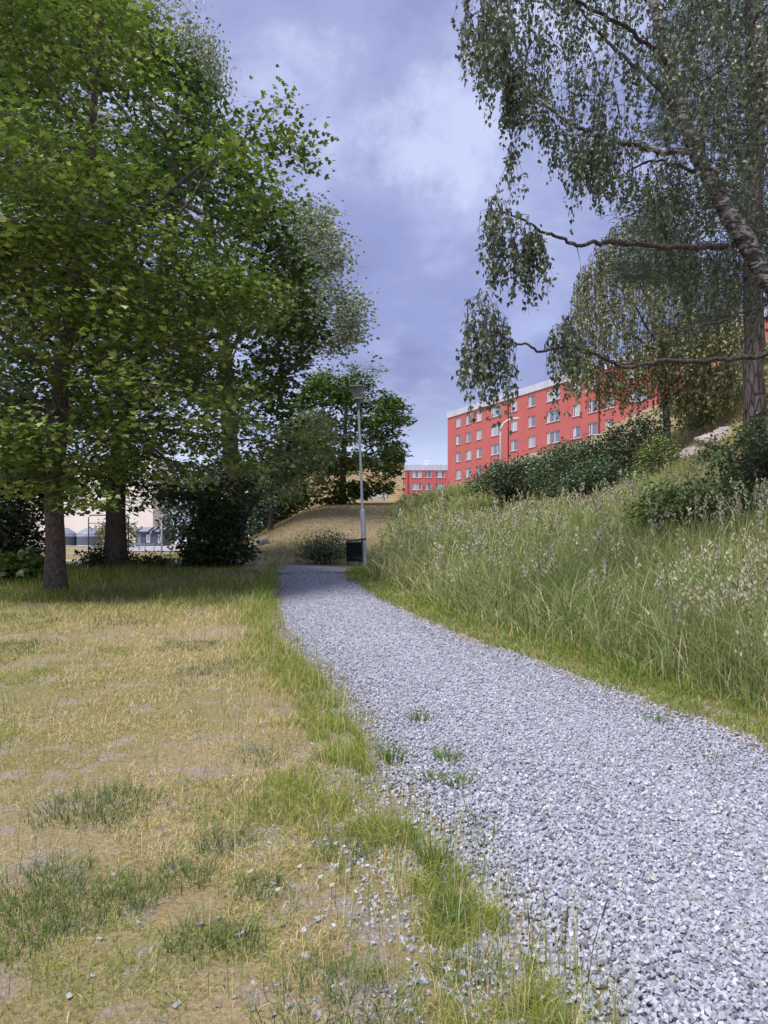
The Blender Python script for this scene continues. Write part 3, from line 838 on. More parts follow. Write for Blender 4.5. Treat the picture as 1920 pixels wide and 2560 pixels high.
def make_tree(name, label, trunk, clusters, r, nlimb=18, limb_r=.05, twig_r=.008, bark=None, leafmat=None, leaf=LEAF_MAPLE, per=8, spread=(.17, .17, .07),
              size=(.09, .16), cols=None, flat=.75, hang=0.0, parts=0, limb_t=(.30, .92), group=None, sides=12, limb_lift=.35, category='tree', flare=1.35):
    trunk = np.array(trunk, float)                  # x, y, z, radius
    bx_, by_ = trunk[0, 0], trunk[0, 1]
    root = empty(name, (bx_, by_, trunk[0, 2]), label, category, 0, group)
    inv = Vector((-bx_, -by_, -trunk[0, 2]))
    org = np.array([bx_, by_, trunk[0, 2]])
    # trunk, resampled with a flared foot
    t = np.linspace(0, 1, max(14, 3 * len(trunk))); s = np.linspace(0, 1, len(trunk))
    tp = np.stack([np.interp(t, s, trunk[:, i]) for i in range(3)], 1) - org; tr = np.interp(t, s, trunk[:, 3])
    tr = tr * (1 + (flare - 1) * np.exp(-tp[:, 2] / .22)); tp[0, 2] -= .15
    tp[1:-1, :2] += r.normal(0, .012, (len(tp) - 2, 2))
    so_ = Soup(); tube_arr(so_, tp, tr * r.uniform(.96, 1.05, len(tr)), sides)
    so_.build('trunk', bark, root, True)
    cl = clusters - org
    # limbs to spread-out ends, twigs from each limb to its own clusters
    ends = [int(r.integers(len(cl)))]
    dmin = np.linalg.norm(cl - cl[ends[0]], axis=1)
    for _ in range(nlimb - 1):
        i = int(np.argmax(dmin * r.uniform(.7, 1, len(cl)))); ends.append(i); dmin = np.minimum(dmin, np.linalg.norm(cl - cl[i], axis=1))
    E = cl[ends]
    cen = cl.mean(0)
    LP = []
    for j in range(nlimb):
        e = E[j] * .92 + cen * .08
        hz = np.hypot(e[0] - np.interp(e[2], tp[:, 2], tp[:, 0]), e[1] - np.interp(e[2], tp[:, 2], tp[:, 1]))
        z0 = np.clip(e[2] - hz * r.uniform(.5, .9), tp[-1, 2] * limb_t[0], tp[-1, 2] * limb_t[1])
        a = np.array([np.interp(z0, tp[:, 2], tp[:, 0]), np.interp(z0, tp[:, 2], tp[:, 1]), z0])
        c = a + (e - a) * np.array([.55, .55, limb_lift])
        LP.append(roughen(bez(a, c, e, 11), .035, r))
    A_, own = grow_parents(cl, np.concatenate([q[2:] for q in LP]), np.repeat(np.arange(nlimb), 9))
    for j in range(nlimb):
        pts = LP[j]; L = np.linalg.norm(pts[-1] - pts[0])
        lr = limb_r * np.clip(L / 3.5, .5, 1.3)
        ls = Soup(); tube_arr(ls, pts, np.linspace(lr, lr * .2, 11), 6)
        ls.build('limb', bark, root, True)
    ls = Soup(); twigs_arr(ls, A_, cl, twig_r); ls.build('twigs', bark, root, True, kind='stuff')
    # leaves
    n = len(cl) * per
    c = np.repeat(cl, per, 0) + r.normal(0, 1, (n, 3)) * np.array(spread)
    outw = c - np.array([0, 0, 1]) * c[:, 2:3]; outw = outw + r.normal(0, .8, (n, 3)); outw[:, 2] = r.normal(-.35 - hang, .35, n)
    ct = np.repeat(r.normal(0, .30, (len(cl), 2)), per, 0)
    nrm = np.stack([ct[:, 0] + r.normal(0, 1, n) * (1 - flat) * 1.3, ct[:, 1] + r.normal(0, 1, n) * (1 - flat) * 1.3, np.full(n, flat)], 1)
    if hang: nrm[:, :2] += r.normal(0, hang, (n, 2))
    S = r.uniform(size[0], size[1], n)
    Rm = leaf_frames(nrm, outw)
    base_c = np.array(cols)
    ck = np.repeat(r.integers(0, len(base_c), len(cl)), per); sw = r.random(n) < .3; ck[sw] = r.integers(0, len(base_c), sw.sum())
    C = np.clip(base_c[ck] * r.uniform(.75, 1.3, (n, 1)) * np.repeat(r.uniform(.72, 1.5, (len(cl), 1)), per, 0), .003, .9)
    single = np.zeros(n, bool)
    if parts:
        wp = c + org
        vis = (np.abs(wp[:, 0]) < wp[:, 1] * .515) & (wp[:, 2] < CZ + .735 * wp[:, 1])
        score = S / np.linalg.norm(wp - np.array([0, 0, CZ]), axis=1) * vis
        single[np.argsort(-score)[:parts]] = True
    ls = Soup(); back = (c[:, 1] > -1.7) if leaf is LEAF_MAPLE else np.zeros(n, bool)
    k = ~single & ~back; place(ls, leaf[0], leaf[1], Rm[k], S[k], c[k], C[k])
    k = ~single & back; place(ls, LEAF_MAPLE_S[0], LEAF_MAPLE_S[1], Rm[k], S[k], c[k], C[k])
    crown = ls.build('crown', leafmat, root, kind='stuff')
    if parts:
        mes = []
        for b in base_c:
            me = mesh_arrays('leaf', leaf[0], leaf[1], np.tile(np.clip(b, 0, 1), (len(leaf[0]), 1))); me.materials.append(leafmat); mes.append(me)
        for i in np.nonzero(single)[0]:
            o = bpy.data.objects.new('leaf', mes[ck[i]]); COL.objects.link(o); o.parent = crown
            o.matrix_local = Matrix.Translation(c[i]) @ Matrix(Rm[i]).to_4x4() @ Matrix.Scale(float(S[i]), 4)
    return root

rt = np.random.default_rng(77)
# --- near maple
M1 = [(-250, 1040), (-320, 600), (-260, 200), (-120, -60), (60, -120), (230, -40), (330, 60), (350, 150), (395, 190), (450, 180), (480, 240), (530, 250), (560, 190), (590, 150), (605, 190), (600, 250), (585, 290), (640, 290), (690, 320),
      (705, 370), (660, 390), (620, 430), (575, 470), (540, 520), (560, 600), (620, 680), (600, 760), (570, 800), (610, 880), (655, 930), (635, 990), (560, 1010), (520, 1045), (430, 1000), (360, 1030), (260, 1050), (190, 1095), (80, 1075), (-60, 1030)]
MAPLE_C = [(.18, .25, .050), (.145, .215, .044), (.115, .185, .040), (.08, .135, .034), (.155, .225, .046), (.10, .16, .04), (.22, .28, .065), (.38, .40, .16)]
bx1, by1, bz1 = hit(122, 1282)
pts = np.concatenate([crown_points(M1, 12.2, 2.8, 2700, rt, .80, .56, .55, 3, 1.0, 2.9), crown_points([(-120, 1060), (-120, 560), (60, 480), (260, 520), (400, 640), (470, 800), (520, 960), (470, 1030), (330, 1085), (200, 1105), (60, 1100)], 10.9, .9, 480, rt, .9, .55, .6, 5, 1.0, 3.0)])
make_tree('maple_tree', 'large broadleaf tree with thick straight trunk standing in the lawn, nearest on the left', [(bx1, by1, bz1, .165), (bx1 - .02, by1, bz1 + 1.3, .145), (bx1 + .02, by1, bz1 + 2.4, .14), (bx1 + .12, by1, bz1 + 4, .12), (bx1 + .5, by1 + .1, bz1 + 6.5, .085), (bx1 + .7, by1, bz1 + 9.5, .04)],
          pts, rt, 36, .050, .006, M_bark, M_leaf, LEAF_MAPLE, 15, (.22, .22, .045), (.062, .118), MAPLE_C, .84, 0, 300)
# --- second maple, behind
M2 = [(60, 1085), (-60, 900), (0, 300), (150, 0), (330, 60), (470, 260), (590, 450), (640, 505), (655, 600), (685, 700), (650, 770), (600, 840), (650, 960), (640, 1010), (560, 1075), (520, 1110), (440, 1120), (400, 1095), (350, 1070), (300, 1100), (200, 1075), (130, 1110)]
bx2, by2, bz2 = hit(250, 1226)
pts = crown_points(M2, 17.6, 3.2, 3050, rt, .7, .46, .5, 9)
make_tree('maple_tree', 'dark broadleaf tree with forked stout trunk behind the nearest tree, in front of grey huts', [(bx2, by2, bz2, .25), (bx2, by2, bz2 + 1.2, .22), (bx2 + .05, by2, bz2 + 2.4, .22), (bx2 + .5, by2, bz2 + 4.5, .14), (bx2 + 1.2, by2, bz2 + 7.5, .08), (bx2 + 1.4, by2, bz2 + 10.5, .04)],
          pts, rt, 24, .075, .010, M_bark, M_leaf, LEAF_M6, 9, (.24, .24, .08), (.12, .20), [(.058, .105, .024), (.045, .085, .020), (.034, .066, .018), (.075, .12, .028)], .78)  # leaf palette darkened: shade deep inside the crown is put into the colour
# --- tall poplar behind both
PO = [(-80, 700), (-120, 100), (60, -120), (330, -140), (395, 30), (430, 45), (470, 95), (475, 190), (560, 330), (640, 460), (690, 455), (735, 480), (752, 540), (735, 590), (775, 635), (783, 700), (745, 750), (690, 775), (640, 790), (560, 760), (450, 820), (200, 850)]
px_, py_, pz_ = -5.2, 26.0, gz1(-5.2, 26.0)
pts = np.concatenate([crown_points(PO, 26, 3.5, 1900, rt, .55, .50, .5, 14), crown_points([(600, 470), (690, 455), (735, 480), (752, 540), (738, 590), (775, 635), (783, 700), (745, 750), (690, 775), (640, 790), (600, 700)], 25.5, 1.5, 520, rt, .8, .45, .5, 15), crown_points([(380, 70), (430, 42), (470, 95), (478, 190), (420, 200)], 25.5, .9, 130, rt, 1.0, .42, .5, 16)])
make_tree('poplar_tree', 'tall pale-leaved tree rising behind the dark maples, silvery foliage against the sky', [(px_, py_, pz_, .3), (px_ - .3, py_, pz_ + 5, .25), (px_ - .6, py_, pz_ + 9, .17), (px_ - 1.2, py_, pz_ + 13, .08), (px_ - 1.6, py_, pz_ + 16, .03)],
          pts, rt, 22, .09, .014, M_bark, M_leaf, LEAF_OVAL, 15, (.27, .27, .22), (.10, .17), [(.23, .27, .15), (.17, .21, .11), (.30, .33, .20), (.14, .18, .09)], .35, .4)
# --- tree on the mound, behind the lamp
MT = [(640, 870), (690, 810), (745, 790), (800, 775), (825, 815), (850, 850), (880, 905), (885, 925), (870, 960), (868, 1000), (850, 1035), (835, 1060), (790, 1075), (700, 1088), (640, 1092), (615, 1085), (610, 1030), (615, 930)]
mx_, my_ = -1.9, 33.5; mz_ = gz1(mx_, my_)
pts = crown_points(MT, 33.5, 2.2, 1700, rt, 1.0, .52, .5, 21, 1.0, 2.2)
make_tree('mound_tree', 'round dark green tree on the mound directly behind the street lamp', [(mx_, my_, mz_, .16), (mx_ + .05, my_, mz_ + 1.2, .13), (mx_ + .1, my_, mz_ + 3, .10), (mx_ + .2, my_, mz_ + 5.6, .04)],
          pts, rt, 18, .06, .012, M_bark, M_leaf, LEAF_OVAL, 10, (.20, .20, .08), (.15, .24), [(.085, .150, .022), (.065, .120, .020), (.05, .095, .018), (.13, .19, .035)], .72)
# --- paler small tree left of it
PT = [(600, 960), (640, 900), (690, 890), (720, 930), (715, 990), (690, 1040), (640, 1075), (590, 1090), (560, 1060), (570, 1000)]
qx, qy = -4.3, 28.0; qz = gz1(qx, qy)
pts = crown_points(PT, 28, 1.4, 520, rt, 1.0, .42, .5, 25)
make_tree('small_tree', 'small paler green tree on the mound, left of the round dark tree', [(qx, qy, qz, .09), (qx + .05, qy, qz + 1.2, .07), (qx + .15, qy, qz + 3.0, .03)],
          pts, rt, 9, .035, .009, M_bark, M_leaf, LEAF_BIRCH, 10, (.20, .20, .14), (.10, .16), [(.19, .23, .09), (.13, .18, .06), (.23, .26, .12)], .45, .3)

# --- shrubs
def shrub(name, label, poly, Y, D, n, cols, r, leaf=LEAF_OVAL, size=(.07, .12), per=8, spread=.14, base=None, stems=6, leafmat=None, group=None, category='shrub', thr=.38, freq=1.6, flat=.5, seed=1):
    pts = crown_points(poly, Y, D, n, r, freq, thr, .5, seed)
    bx_ = pts[:, 0].mean() if base is None else base[0]; by_ = Y if base is None else base[1]
    bz_ = gz1(bx_, by_)
    g_ = gz(pts[:, 0], pts[:, 1]); pts[:, 2] = np.maximum(pts[:, 2], g_ + .05)
    root = empty(name, (bx_, by_, bz_), label, category, 0, group); org = np.array([bx_, by_, bz_])
    p = pts - org
    for j in range(stems):
        e = p[int(r.integers(len(p)))] * .8
        s0 = np.array([r.normal(0, .12), r.normal(0, .12), -.1])
        st = Soup(); pp = roughen(bez(s0, s0 + (e - s0) * np.array([.3, .3, .6]), e, 6), .02, r); tube_arr(st, pp, np.linspace(.028, .008, 6), 5)
        mine = p[j::stems]; dd = np.linalg.norm(mine[:, None] - pp[None], axis=2); twigs_arr(st, pp[np.argmin(dd, 1)], mine, .006)
        st.build('stem', M_twig, root, True)
    m = len(p) * per
    c = np.repeat(p, per, 0) + r.normal(0, spread, (m, 3)) * np.array([1, 1, .7])
    c[:, 2] = np.maximum(c[:, 2], gz(c[:, 0] + bx_, c[:, 1] + by_) - bz_ + .02)
    nrm = np.stack([r.normal(0, .7, m), r.normal(0, .7, m), np.full(m, flat + .3)], 1); tip = r.normal(0, 1, (m, 3)); tip[:, 2] -= .2
    base_c = np.array(cols); ck = np.repeat(r.integers(0, len(base_c), len(p)), per); sw = r.random(m) < .3; ck[sw] = r.integers(0, len(base_c), sw.sum())
    ls = Soup(); place(ls, leaf[0], leaf[1], leaf_frames(nrm, tip), r.uniform(*size, m), c, np.clip(base_c[ck] * r.uniform(.75, 1.3, (m, 1)), .003, .9))
    ls.build('foliage', leafmat or M_leaf, root, kind='stuff')
    return root
rs = np.random.default_rng(99)
DKC = [(.045, .075, .030), (.032, .058, .026), (.06, .09, .035)]
shrub('broadleaf_shrub', 'very dark leafy thicket at the left picture edge behind the nearest tree trunk', [(-120, 1235), (-140, 980), (-60, 860), (40, 850), (90, 930), (115, 1010), (105, 1100), (95, 1190), (70, 1235)], 16.0, 1.6, 900, DKC, rs, LEAF_OVAL, (.10, .17), 9, .16, None, 7, seed=31)
shrub('broadleaf_shrub', 'dark rounded shrub with a leaning bare stem where the asphalt path meets the lawn', [(395, 1225), (400, 1165), (430, 1120), (455, 1080), (500, 1075), (520, 1110), (530, 1150), (545, 1190), (540, 1225)], 17.2, .9, 620, DKC + [(.07, .11, .03)], rs, LEAF_OVAL, (.08, .14), 9, .12, None, 8, seed=32)
shrub('conifer_hedge', 'dark shrub mass behind the leaning stem, in front of the pale paving', [(355, 1168), (350, 1100), (372, 1050), (430, 1015), (520, 1005), (590, 1020), (600, 1070), (570, 1110), (545, 1150), (470, 1168)], 41.0, 1.8, 800, [(.03, .05, .03), (.022, .04, .025)], rs, LEAF_OVAL, (.20, .32), 8, .32, None, 5, seed=33)
shrub('yellow_green_bush', 'yellowish bush behind the forked trunk, between the round hut and the grey shed', [(212, 1180), (215, 1140), (235, 1120), (260, 1115), (285, 1130), (293, 1160), (285, 1185), (240, 1188)], 62, 1.5, 200, [(.16, .16, .045), (.11, .13, .04)], rs, LEAF_OVAL, (.22, .34), 8, .30, None, 4, seed=34)
shrub('broadleaf_shrub', 'dark bush on the left flank of the mound, left of the timber outbuilding', [(545, 1160), (550, 1060), (590, 1025), (635, 1035), (655, 1090), (625, 1130), (580, 1165)], 35.0, 1.4, 420, DKC, rs, LEAF_OVAL, (.14, .22), 9, .24, None, 6, seed=37)
shrub('low_weeds', 'low leafy weeds around the foot of the forked trunk', [(180, 1225), (195, 1195), (225, 1185), (270, 1200), (300, 1210), (345, 1205), (380, 1225)], 17.0, .8, 320, [(.07, .11, .03), (.05, .085, .025), (.10, .14, .04)], rs, LEAF_OVAL, (.06, .11), 8, .12, None, 6, seed=35, category='weeds')
shrub('maple_sapling', 'young broad-leaved sapling at the foot of the dark thicket, far left', [(5, 1245), (10, 1215), (40, 1200), (85, 1205), (100, 1225), (85, 1248), (40, 1255)], 13.6, .4, 45, [(.11, .17, .04), (.09, .15, .035)], rs, LEAF_MAPLE, (.13, .22), 6, .10, None, 4, seed=36, flat=.8, category='sapling')
# leaning stem of the dark shrub
lean = Box().tube([tuple(hit(505, 1222)), tuple(at(512, 1170, 17.0)), tuple(at(527, 1130, 16.8)), tuple(at(548, 1085, 16.6)), tuple(at(565, 1060, 16.4))], [.06, .055, .05, .04, .03], 8)
lo = lean.build('leaning_trunk', M_twig, None, True); lo['label'] = 'bare dark stem leaning right out of the rounded shrub'; lo['category'] = 'tree stem'

# shrubs along the top of the bank
BANK = [('leftmost dark green shrub of the bank hedge, below the red facade', [(1010, 1062), (1020, 1030), (1060, 1005), (1110, 990), (1150, 985), (1165, 1020), (1160, 1055), (1090, 1065)], 24.5, .9, 420),
        ('broad dark shrub left of the hedge middle, under the red building windows', [(1140, 1050), (1140, 1000), (1180, 972), (1230, 955), (1275, 945), (1290, 990), (1280, 1040), (1210, 1060)], 23.5, 1.0, 520),
        ('tallest dark shrub of the bank hedge, just left of the far birch stem', [(1250, 1045), (1260, 970), (1300, 940), (1350, 915), (1400, 900), (1430, 920), (1425, 980), (1400, 1030), (1330, 1060)], 22.5, 1.1, 620),
        ('blue-green low shrub at the hedge front, above the flowering meadow', [(1180, 1060), (1220, 1020), (1280, 1000), (1340, 1000), (1370, 1030), (1350, 1065), (1260, 1075)], 20.5, .8, 380)]
for i, (lab, poly, Y, D, nn) in enumerate(BANK):
    shrub('hedge_shrub', lab, poly, Y, D, nn, [(.085, .135, .062), (.062, .105, .050), (.115, .165, .07), (.05, .085, .042)], rs, LEAF_OVAL, (.06, .11), 11, .15, None, 6, group='shrubs on the bank', seed=40 + i)
shrub('young_shrub', 'light green bushy shrub between the hedge and the bare rocky slope', [(1375, 1090), (1380, 1000), (1400, 950), (1440, 940), (1470, 990), (1475, 1060), (1455, 1100)], 18.5, .7, 380, [(.15, .20, .045), (.10, .15, .04), (.19, .23, .06)], rs, LEAF_OVAL, (.05, .09), 9, .12, None, 6, seed=51)
shrub('young_shrub', 'green bush behind the bare rocky slope, left of the scaly pine trunk', [(1470, 930), (1480, 870), (1520, 820), (1570, 800), (1610, 830), (1600, 880), (1540, 910), (1500, 950)], 24, 1.0, 420, [(.12, .17, .045), (.08, .125, .04), (.16, .20, .06)], rs, LEAF_OVAL, (.07, .12), 9, .15, None, 6, seed=52)
shrub('young_shrub', 'dark leafy shrub at the foot of the scaly pine trunk', [(1540, 1070), (1550, 990), (1590, 950), (1640, 900), (1720, 880), (1760, 950), (1740, 1060)], 11.6, .8, 520, [(.09, .14, .045), (.07, .11, .038), (.13, .18, .055)], rs, LEAF_OVAL, (.05, .09), 9, .11, None, 6, seed=53)
shrub('young_shrub', 'bush on the slope just right of the pine trunk at the picture edge', [(1650, 880), (1650, 800), (1690, 760), (1760, 750), (1800, 800), (1790, 890)], 18, 1.0, 380, [(.13, .17, .05), (.09, .13, .04), (.17, .20, .07)], rs, LEAF_OVAL, (.06, .11), 9, .14, None, 6, seed=56)
shrub('young_shrub', 'thin dark sapling standing before the bare rocky slope', [(1505, 1080), (1500, 1000), (1520, 950), (1545, 940), (1560, 990), (1560, 1080)], 16.5, .4, 170, [(.08, .12, .035), (.06, .09, .03)], rs, LEAF_OVAL, (.05, .08), 8, .10, None, 4, seed=57)
shrub('young_shrub', 'wide green thicket on the slope crest in front of the red block, behind the pine', [(1430, 905), (1480, 850), (1560, 795), (1640, 740), (1720, 700), (1760, 760), (1700, 850), (1600, 890), (1500, 930)], 28, 1.2, 620, [(.12, .17, .05), (.085, .13, .04), (.16, .20, .065)], rs, LEAF_OVAL, (.09, .15), 9, .18, None, 7, seed=58)
shrub('leafy_weeds', 'patch of broad green weeds below the rocky slope, behind pale grass heads', [(1370, 1115), (1400, 1060), (1470, 1050), (1560, 1060), (1640, 1050), (1720, 1060), (1730, 1130), (1560, 1140), (1430, 1135)], 11.0, .9, 800, [(.14, .20, .05), (.10, .155, .04), (.18, .23, .06)], rs, LEAF_OVAL, (.045, .085), 9, .11, None, 8, seed=54, category='weeds')
shrub('low_bush', 'low dark green bush left of the litter bin, at the foot of the mound', [(625, 1205), (640, 1180), (680, 1160), (720, 1150), (752, 1165), (752, 1205), (690, 1212)], 18.9, .5, 230, [(.14, .19, .075), (.10, .15, .06), (.19, .23, .10)], rs, LEAF_OVAL, (.045, .085), 9, .14, None, 6, seed=55)

# --- birches: weeping strands
def birch(name, label, trunk, limbs, strand_tops, r, per_len=.045, lens=(.4, 1.3), leaf_size=(.035, .060), cols=None, parts=0, bark=M_birch, twig_r=.004, sway=.16, origin=None):
    trunk = np.array(trunk, float); org = trunk[0, :3].copy()
    root = empty(name, tuple(org), label, 'tree')
    t = np.linspace(0, 1, 26); s = np.linspace(0, 1, len(trunk))
    tp = np.stack([np.interp(t, s, trunk[:, i]) for i in range(3)], 1) - org; tr = np.interp(t, s, trunk[:, 3])
    tp[1:-1] += r.normal(0, .018, (len(tp) - 2, 3)); tp[0, 2] -= .15
    so_ = Soup(); tube_arr(so_, tp, tr * r.uniform(.95, 1.06, len(tr)), 10); so_.build('trunk', bark, root, True)
    nodes, owner = [tp[8:]], [np.full(len(tp[8:]), -1)]
    lp = []
    for j, (pl, ra, rb, white) in enumerate(limbs):
        pl = np.array(pl, float) - org
        tt = np.linspace(0, 1, 10 * len(pl)); ss = np.linspace(0, 1, len(pl))
        q = np.stack([np.interp(tt, ss, pl[:, i]) for i in range(3)], 1); kk = np.cumsum(r.normal(0, .010, q.shape), 0); kk -= np.linspace(0, 1, len(q))[:, None] * kk[-1]; q = q + kk
        lp.append((q, ra, rb, white)); nodes.append(q); owner.append(np.full(len(q), j))
    nd = np.concatenate(nodes); ow = np.concatenate(owner)
    tops = strand_tops - org
    own = np.zeros(len(tops), int); att = np.zeros((len(tops), 3))
    att, own = grow_parents(tops, nd, ow)
    for i0 in ():
        d = np.linalg.norm(tops[i0:i0 + 2000, None] - nd[None], axis=2) + .6 * np.maximum(0, nd[None, :, 2] - tops[i0:i0 + 2000, None, 2])
        a = np.argmin(d + r.uniform(0, .35, d.shape), 1); own[i0:i0 + 2000] = ow[a]; att[i0:i0 + 2000] = nd[a]
    for j, (q, ra, rb, white) in enumerate(lp):
        ls = Soup(); tube_arr(ls, q, np.linspace(ra * .72, rb * .72, len(q)) * r.uniform(.92, 1.08, len(q)), 7); ls.build('limb', bark if white else M_twig, root, True)
    tw = Soup()
    L = r.uniform(lens[0], lens[1], len(tops)) * r.uniform(.6, 1, len(tops))
    swd = r.normal(0, sway, (len(tops), 2))
    twigs_arr(tw, att, tops, twig_r * 1.6)
    bot = tops + np.stack([swd[:, 0] * L, swd[:, 1] * L, -L], 1)
    twigs_arr(tw, tops, bot, twig_r)
    tw.build('hanging_twigs', M_twig, root, kind='stuff')
    cnt = np.maximum(3, (L / per_len).astype(int)); idx_ = np.repeat(np.arange(len(tops)), cnt); n = len(idx_)
    f = r.random(n) ** .9
    c = tops[idx_] + (bot - tops)[idx_] * f[:, None] + r.normal(0, .022, (n, 3))
    tip = r.normal(0, .55, (n, 3)); tip[:, 2] -= 1.0
    nrm = r.normal(0, 1, (n, 3)); nrm[:, 2] = np.abs(nrm[:, 2]) * .5 + .1
    S = r.uniform(leaf_size[0], leaf_size[1], n); R_ = leaf_frames(nrm, tip)
    bc = np.array(cols); ck = r.integers(0, len(bc), n); C = np.clip(bc[ck] * r.uniform(.75, 1.3, (n, 1)), .003, .9)
    single = np.zeros(n, bool)
    if parts:
        wp = c + org; vis = (np.abs(wp[:, 0]) < wp[:, 1] * .515) & (wp[:, 2] < CZ + .735 * wp[:, 1])
        single[np.argsort(-(S / np.linalg.norm(wp - np.array([0, 0, CZ]), axis=1) * vis))[:parts]] = True
    ls = Soup(); k = ~single; place(ls, LEAF_BIRCH[0], LEAF_BIRCH[1], R_[k], S[k], c[k], C[k])
    crown = ls.build('crown', M_birchleaf, root, kind='stuff')
    if parts:
        mes = []
        for b in bc:
            me = mesh_arrays('leaf', LEAF_BIRCH[0], LEAF_BIRCH[1], np.tile(b, (6, 1))); me.materials.append(M_birchleaf); mes.append(me)
        for i in np.nonzero(single)[0]:
            o = bpy.data.objects.new('leaf', mes[ck[i]]); COL.objects.link(o); o.parent = crown
            o.matrix_local = Matrix.Translation(c[i]) @ Matrix(R_[i]).to_4x4() @ Matrix.Scale(float(S[i]), 4)
    return root
rb = np.random.default_rng(404)
def vl(pts): return [tuple(at(a, b, Y)) for a, b, Y in pts]
tb = (5.95, 9.2); tbz = gz1(*tb)
tk = [(*tb, tbz, .20)] + [(*at(a, b, Y), rr) for a, b, Y, rr in ((1765, 800, 9.1, .15), (1700, 640, 9.0, .135), (1635, 560, 9.0, .12), (1580, 480, 8.9, .10), (1535, 390, 8.9, .085), (1490, 300, 8.9, .075), (1450, 150, 8.9, .08), (1415, 0, 8.9, .065), (1385, -180, 8.9, .045), (1350, -380, 8.9, .02))]
limbs = [
    (vl([(1590, 530, 9.0), (1500, 535, 8.8), (1400, 528, 8.6), (1310, 528, 8.5), (1250, 532, 8.4), (1180, 505, 8.3), (1120, 470, 8.2), (1070, 455, 8.2)]), .055, .010, 0),
    (vl([(1500, 330, 8.9), (1440, 325, 8.7), (1360, 315, 8.5), (1300, 295, 8.4), (1240, 262, 8.3), (1190, 240, 8.2), (1130, 190, 8.2), (1070, 120, 8.2)]), .055, .010, 1),
    (vl([(1800, 700, 8.8), (1720, 745, 8.6), (1650, 766, 8.5), (1560, 775, 8.5), (1450, 780, 8.4), (1380, 785, 8.3), (1320, 760, 8.3), (1240, 738, 8.2), (1170, 738, 8.1), (1110, 720, 8.1), (1085, 695, 8.1), (1030, 640, 8.1)]), .050, .008, 0),
    (vl([(1480, 260, 8.9), (1400, 180, 9.2), (1320, 100, 9.4), (1260, 20, 9.5), (1200, -60, 9.5)]), .045, .010, 0),
    (vl([(1450, 150, 8.9), (1350, 60, 8.5), (1240, 0, 8.2), (1120, -20, 8.0), (1010, 0, 8.0)]), .04, .008, 0),
    (vl([(1540, 400, 8.9), (1560, 320, 9.3), (1590, 260, 9.6), (1620, 150, 9.8), (1640, 0, 9.9)]), .06, .035, 1),
    (vl([(1690, 640, 9.0), (1680, 400, 9.6), (1660, 200, 9.9), (1640, 40, 10), (1620, -150, 10)]), .09, .05, 1),
    (vl([(1530, 390, 8.9), (1460, 360, 9.4), (1390, 350, 9.8), (1320, 390, 10), (1260, 400, 10.1)]), .035, .008, 0),
    (vl([(1380, 785, 8.3), (1340, 790, 8.2), (1300, 770, 8.1)]), .016, .006, 0),
    (vl([(1659, 660, 9.0), (1560, 690, 8.7), (1500, 705, 8.6), (1440, 720, 8.5), (1390, 715, 8.4)]), .022, .006, 0),
]
def tops_from(polys, r):
    o_ = []
    for poly, Y, D, n in polys: o_.append(crown_points(poly, Y, D, n, r, 1.1, .40, .7, 61))
    return np.concatenate(o_)
tops = tops_from([
    ([(985, 10), (1020, -120), (1180, -200), (1400, -260), (1700, -250), (1760, 100), (1680, 320), (1560, 360), (1470, 420), (1330, 330), (1230, 260), (1160, 200), (1090, 110), (1020, 60)], 8.9, 1.7, 1350),
    ([(960, 0), (1030, -30), (1110, 30), (1090, 90), (1020, 60)], 8.1, .5, 60),
    ([(1190, 230), (1270, 250), (1340, 300), (1300, 350), (1200, 300)], 8.4, .5, 80),
    ([(1090, 120), (1150, 180), (1140, 240), (1100, 190)], 8.2, .3, 55),
    ([(1100, 250), (1110, 250), (1112, 330), (1098, 330)], 8.2, .1, 10),
    ([(1035, 450), (1060, 420), (1110, 455), (1180, 500), (1200, 530), (1150, 550), (1070, 520)], 8.2, .5, 70),
    ([(1130, 495), (1180, 512), (1260, 540), (1255, 580), (1150, 570)], 8.3, .4, 44),
    ([(1010, 625), (1050, 625), (1100, 690), (1110, 720), (1060, 725), (1000, 700)], 8.1, .4, 60),
    ([(980, 760), (1040, 735), (1110, 730), (1120, 770), (1030, 790), (960, 800)], 8.1, .4, 42),
    ([(1190, 690), (1240, 670), (1260, 720), (1240, 760), (1180, 750)], 8.2, .35, 60),
    ([(1400, 420), (1560, 400), (1659, 480), (1659, 660), (1560, 640), (1450, 600)], 9.6, 1.0, 230),
], rb)
birch('birch_tree', 'weeping birch with white bark leaning in from the right edge, branches over the bank', tk, limbs, tops, rb, .040, (.25, .95), (.046, .074),
      [(.10, .13, .072), (.13, .16, .09), (.075, .10, .056), (.18, .215, .13)], 300)
# far birch
fb = hit(1442, 957); fbx, fby = 8.5, 22.0; fbz = gz1(fbx, fby)
tk2 = [(fbx, fby, fbz, .12), (*at(1440, 900, 22), .10), (*at(1425, 780, 22), .08), (*at(1400, 640, 22), .06), (*at(1380, 540, 22), .03), (*at(1375, 500, 22), .012)]
limbs2 = [(vl([(1430, 820, 22), (1390, 740, 21.6), (1320, 700, 21.2), (1270, 720, 21)]), .04, .012, 0), (vl([(1415, 740, 22), (1360, 640, 21.6), (1300, 590, 21.3), (1255, 600, 21)]), .04, .012, 0), (vl([(1400, 650, 22), (1350, 560, 22.4), (1300, 520, 22.6)]), .035, .01, 0),
          (vl([(1425, 780, 22), (1480, 680, 22), (1540, 640, 22), (1590, 660, 22)]), .04, .012, 0), (vl([(1435, 860, 22), (1480, 800, 21.4), (1540, 770, 21), (1590, 780, 21)]), .035, .01, 0), (vl([(1390, 600, 22), (1440, 540, 22), (1490, 520, 22.5)]), .03, .01, 0)]
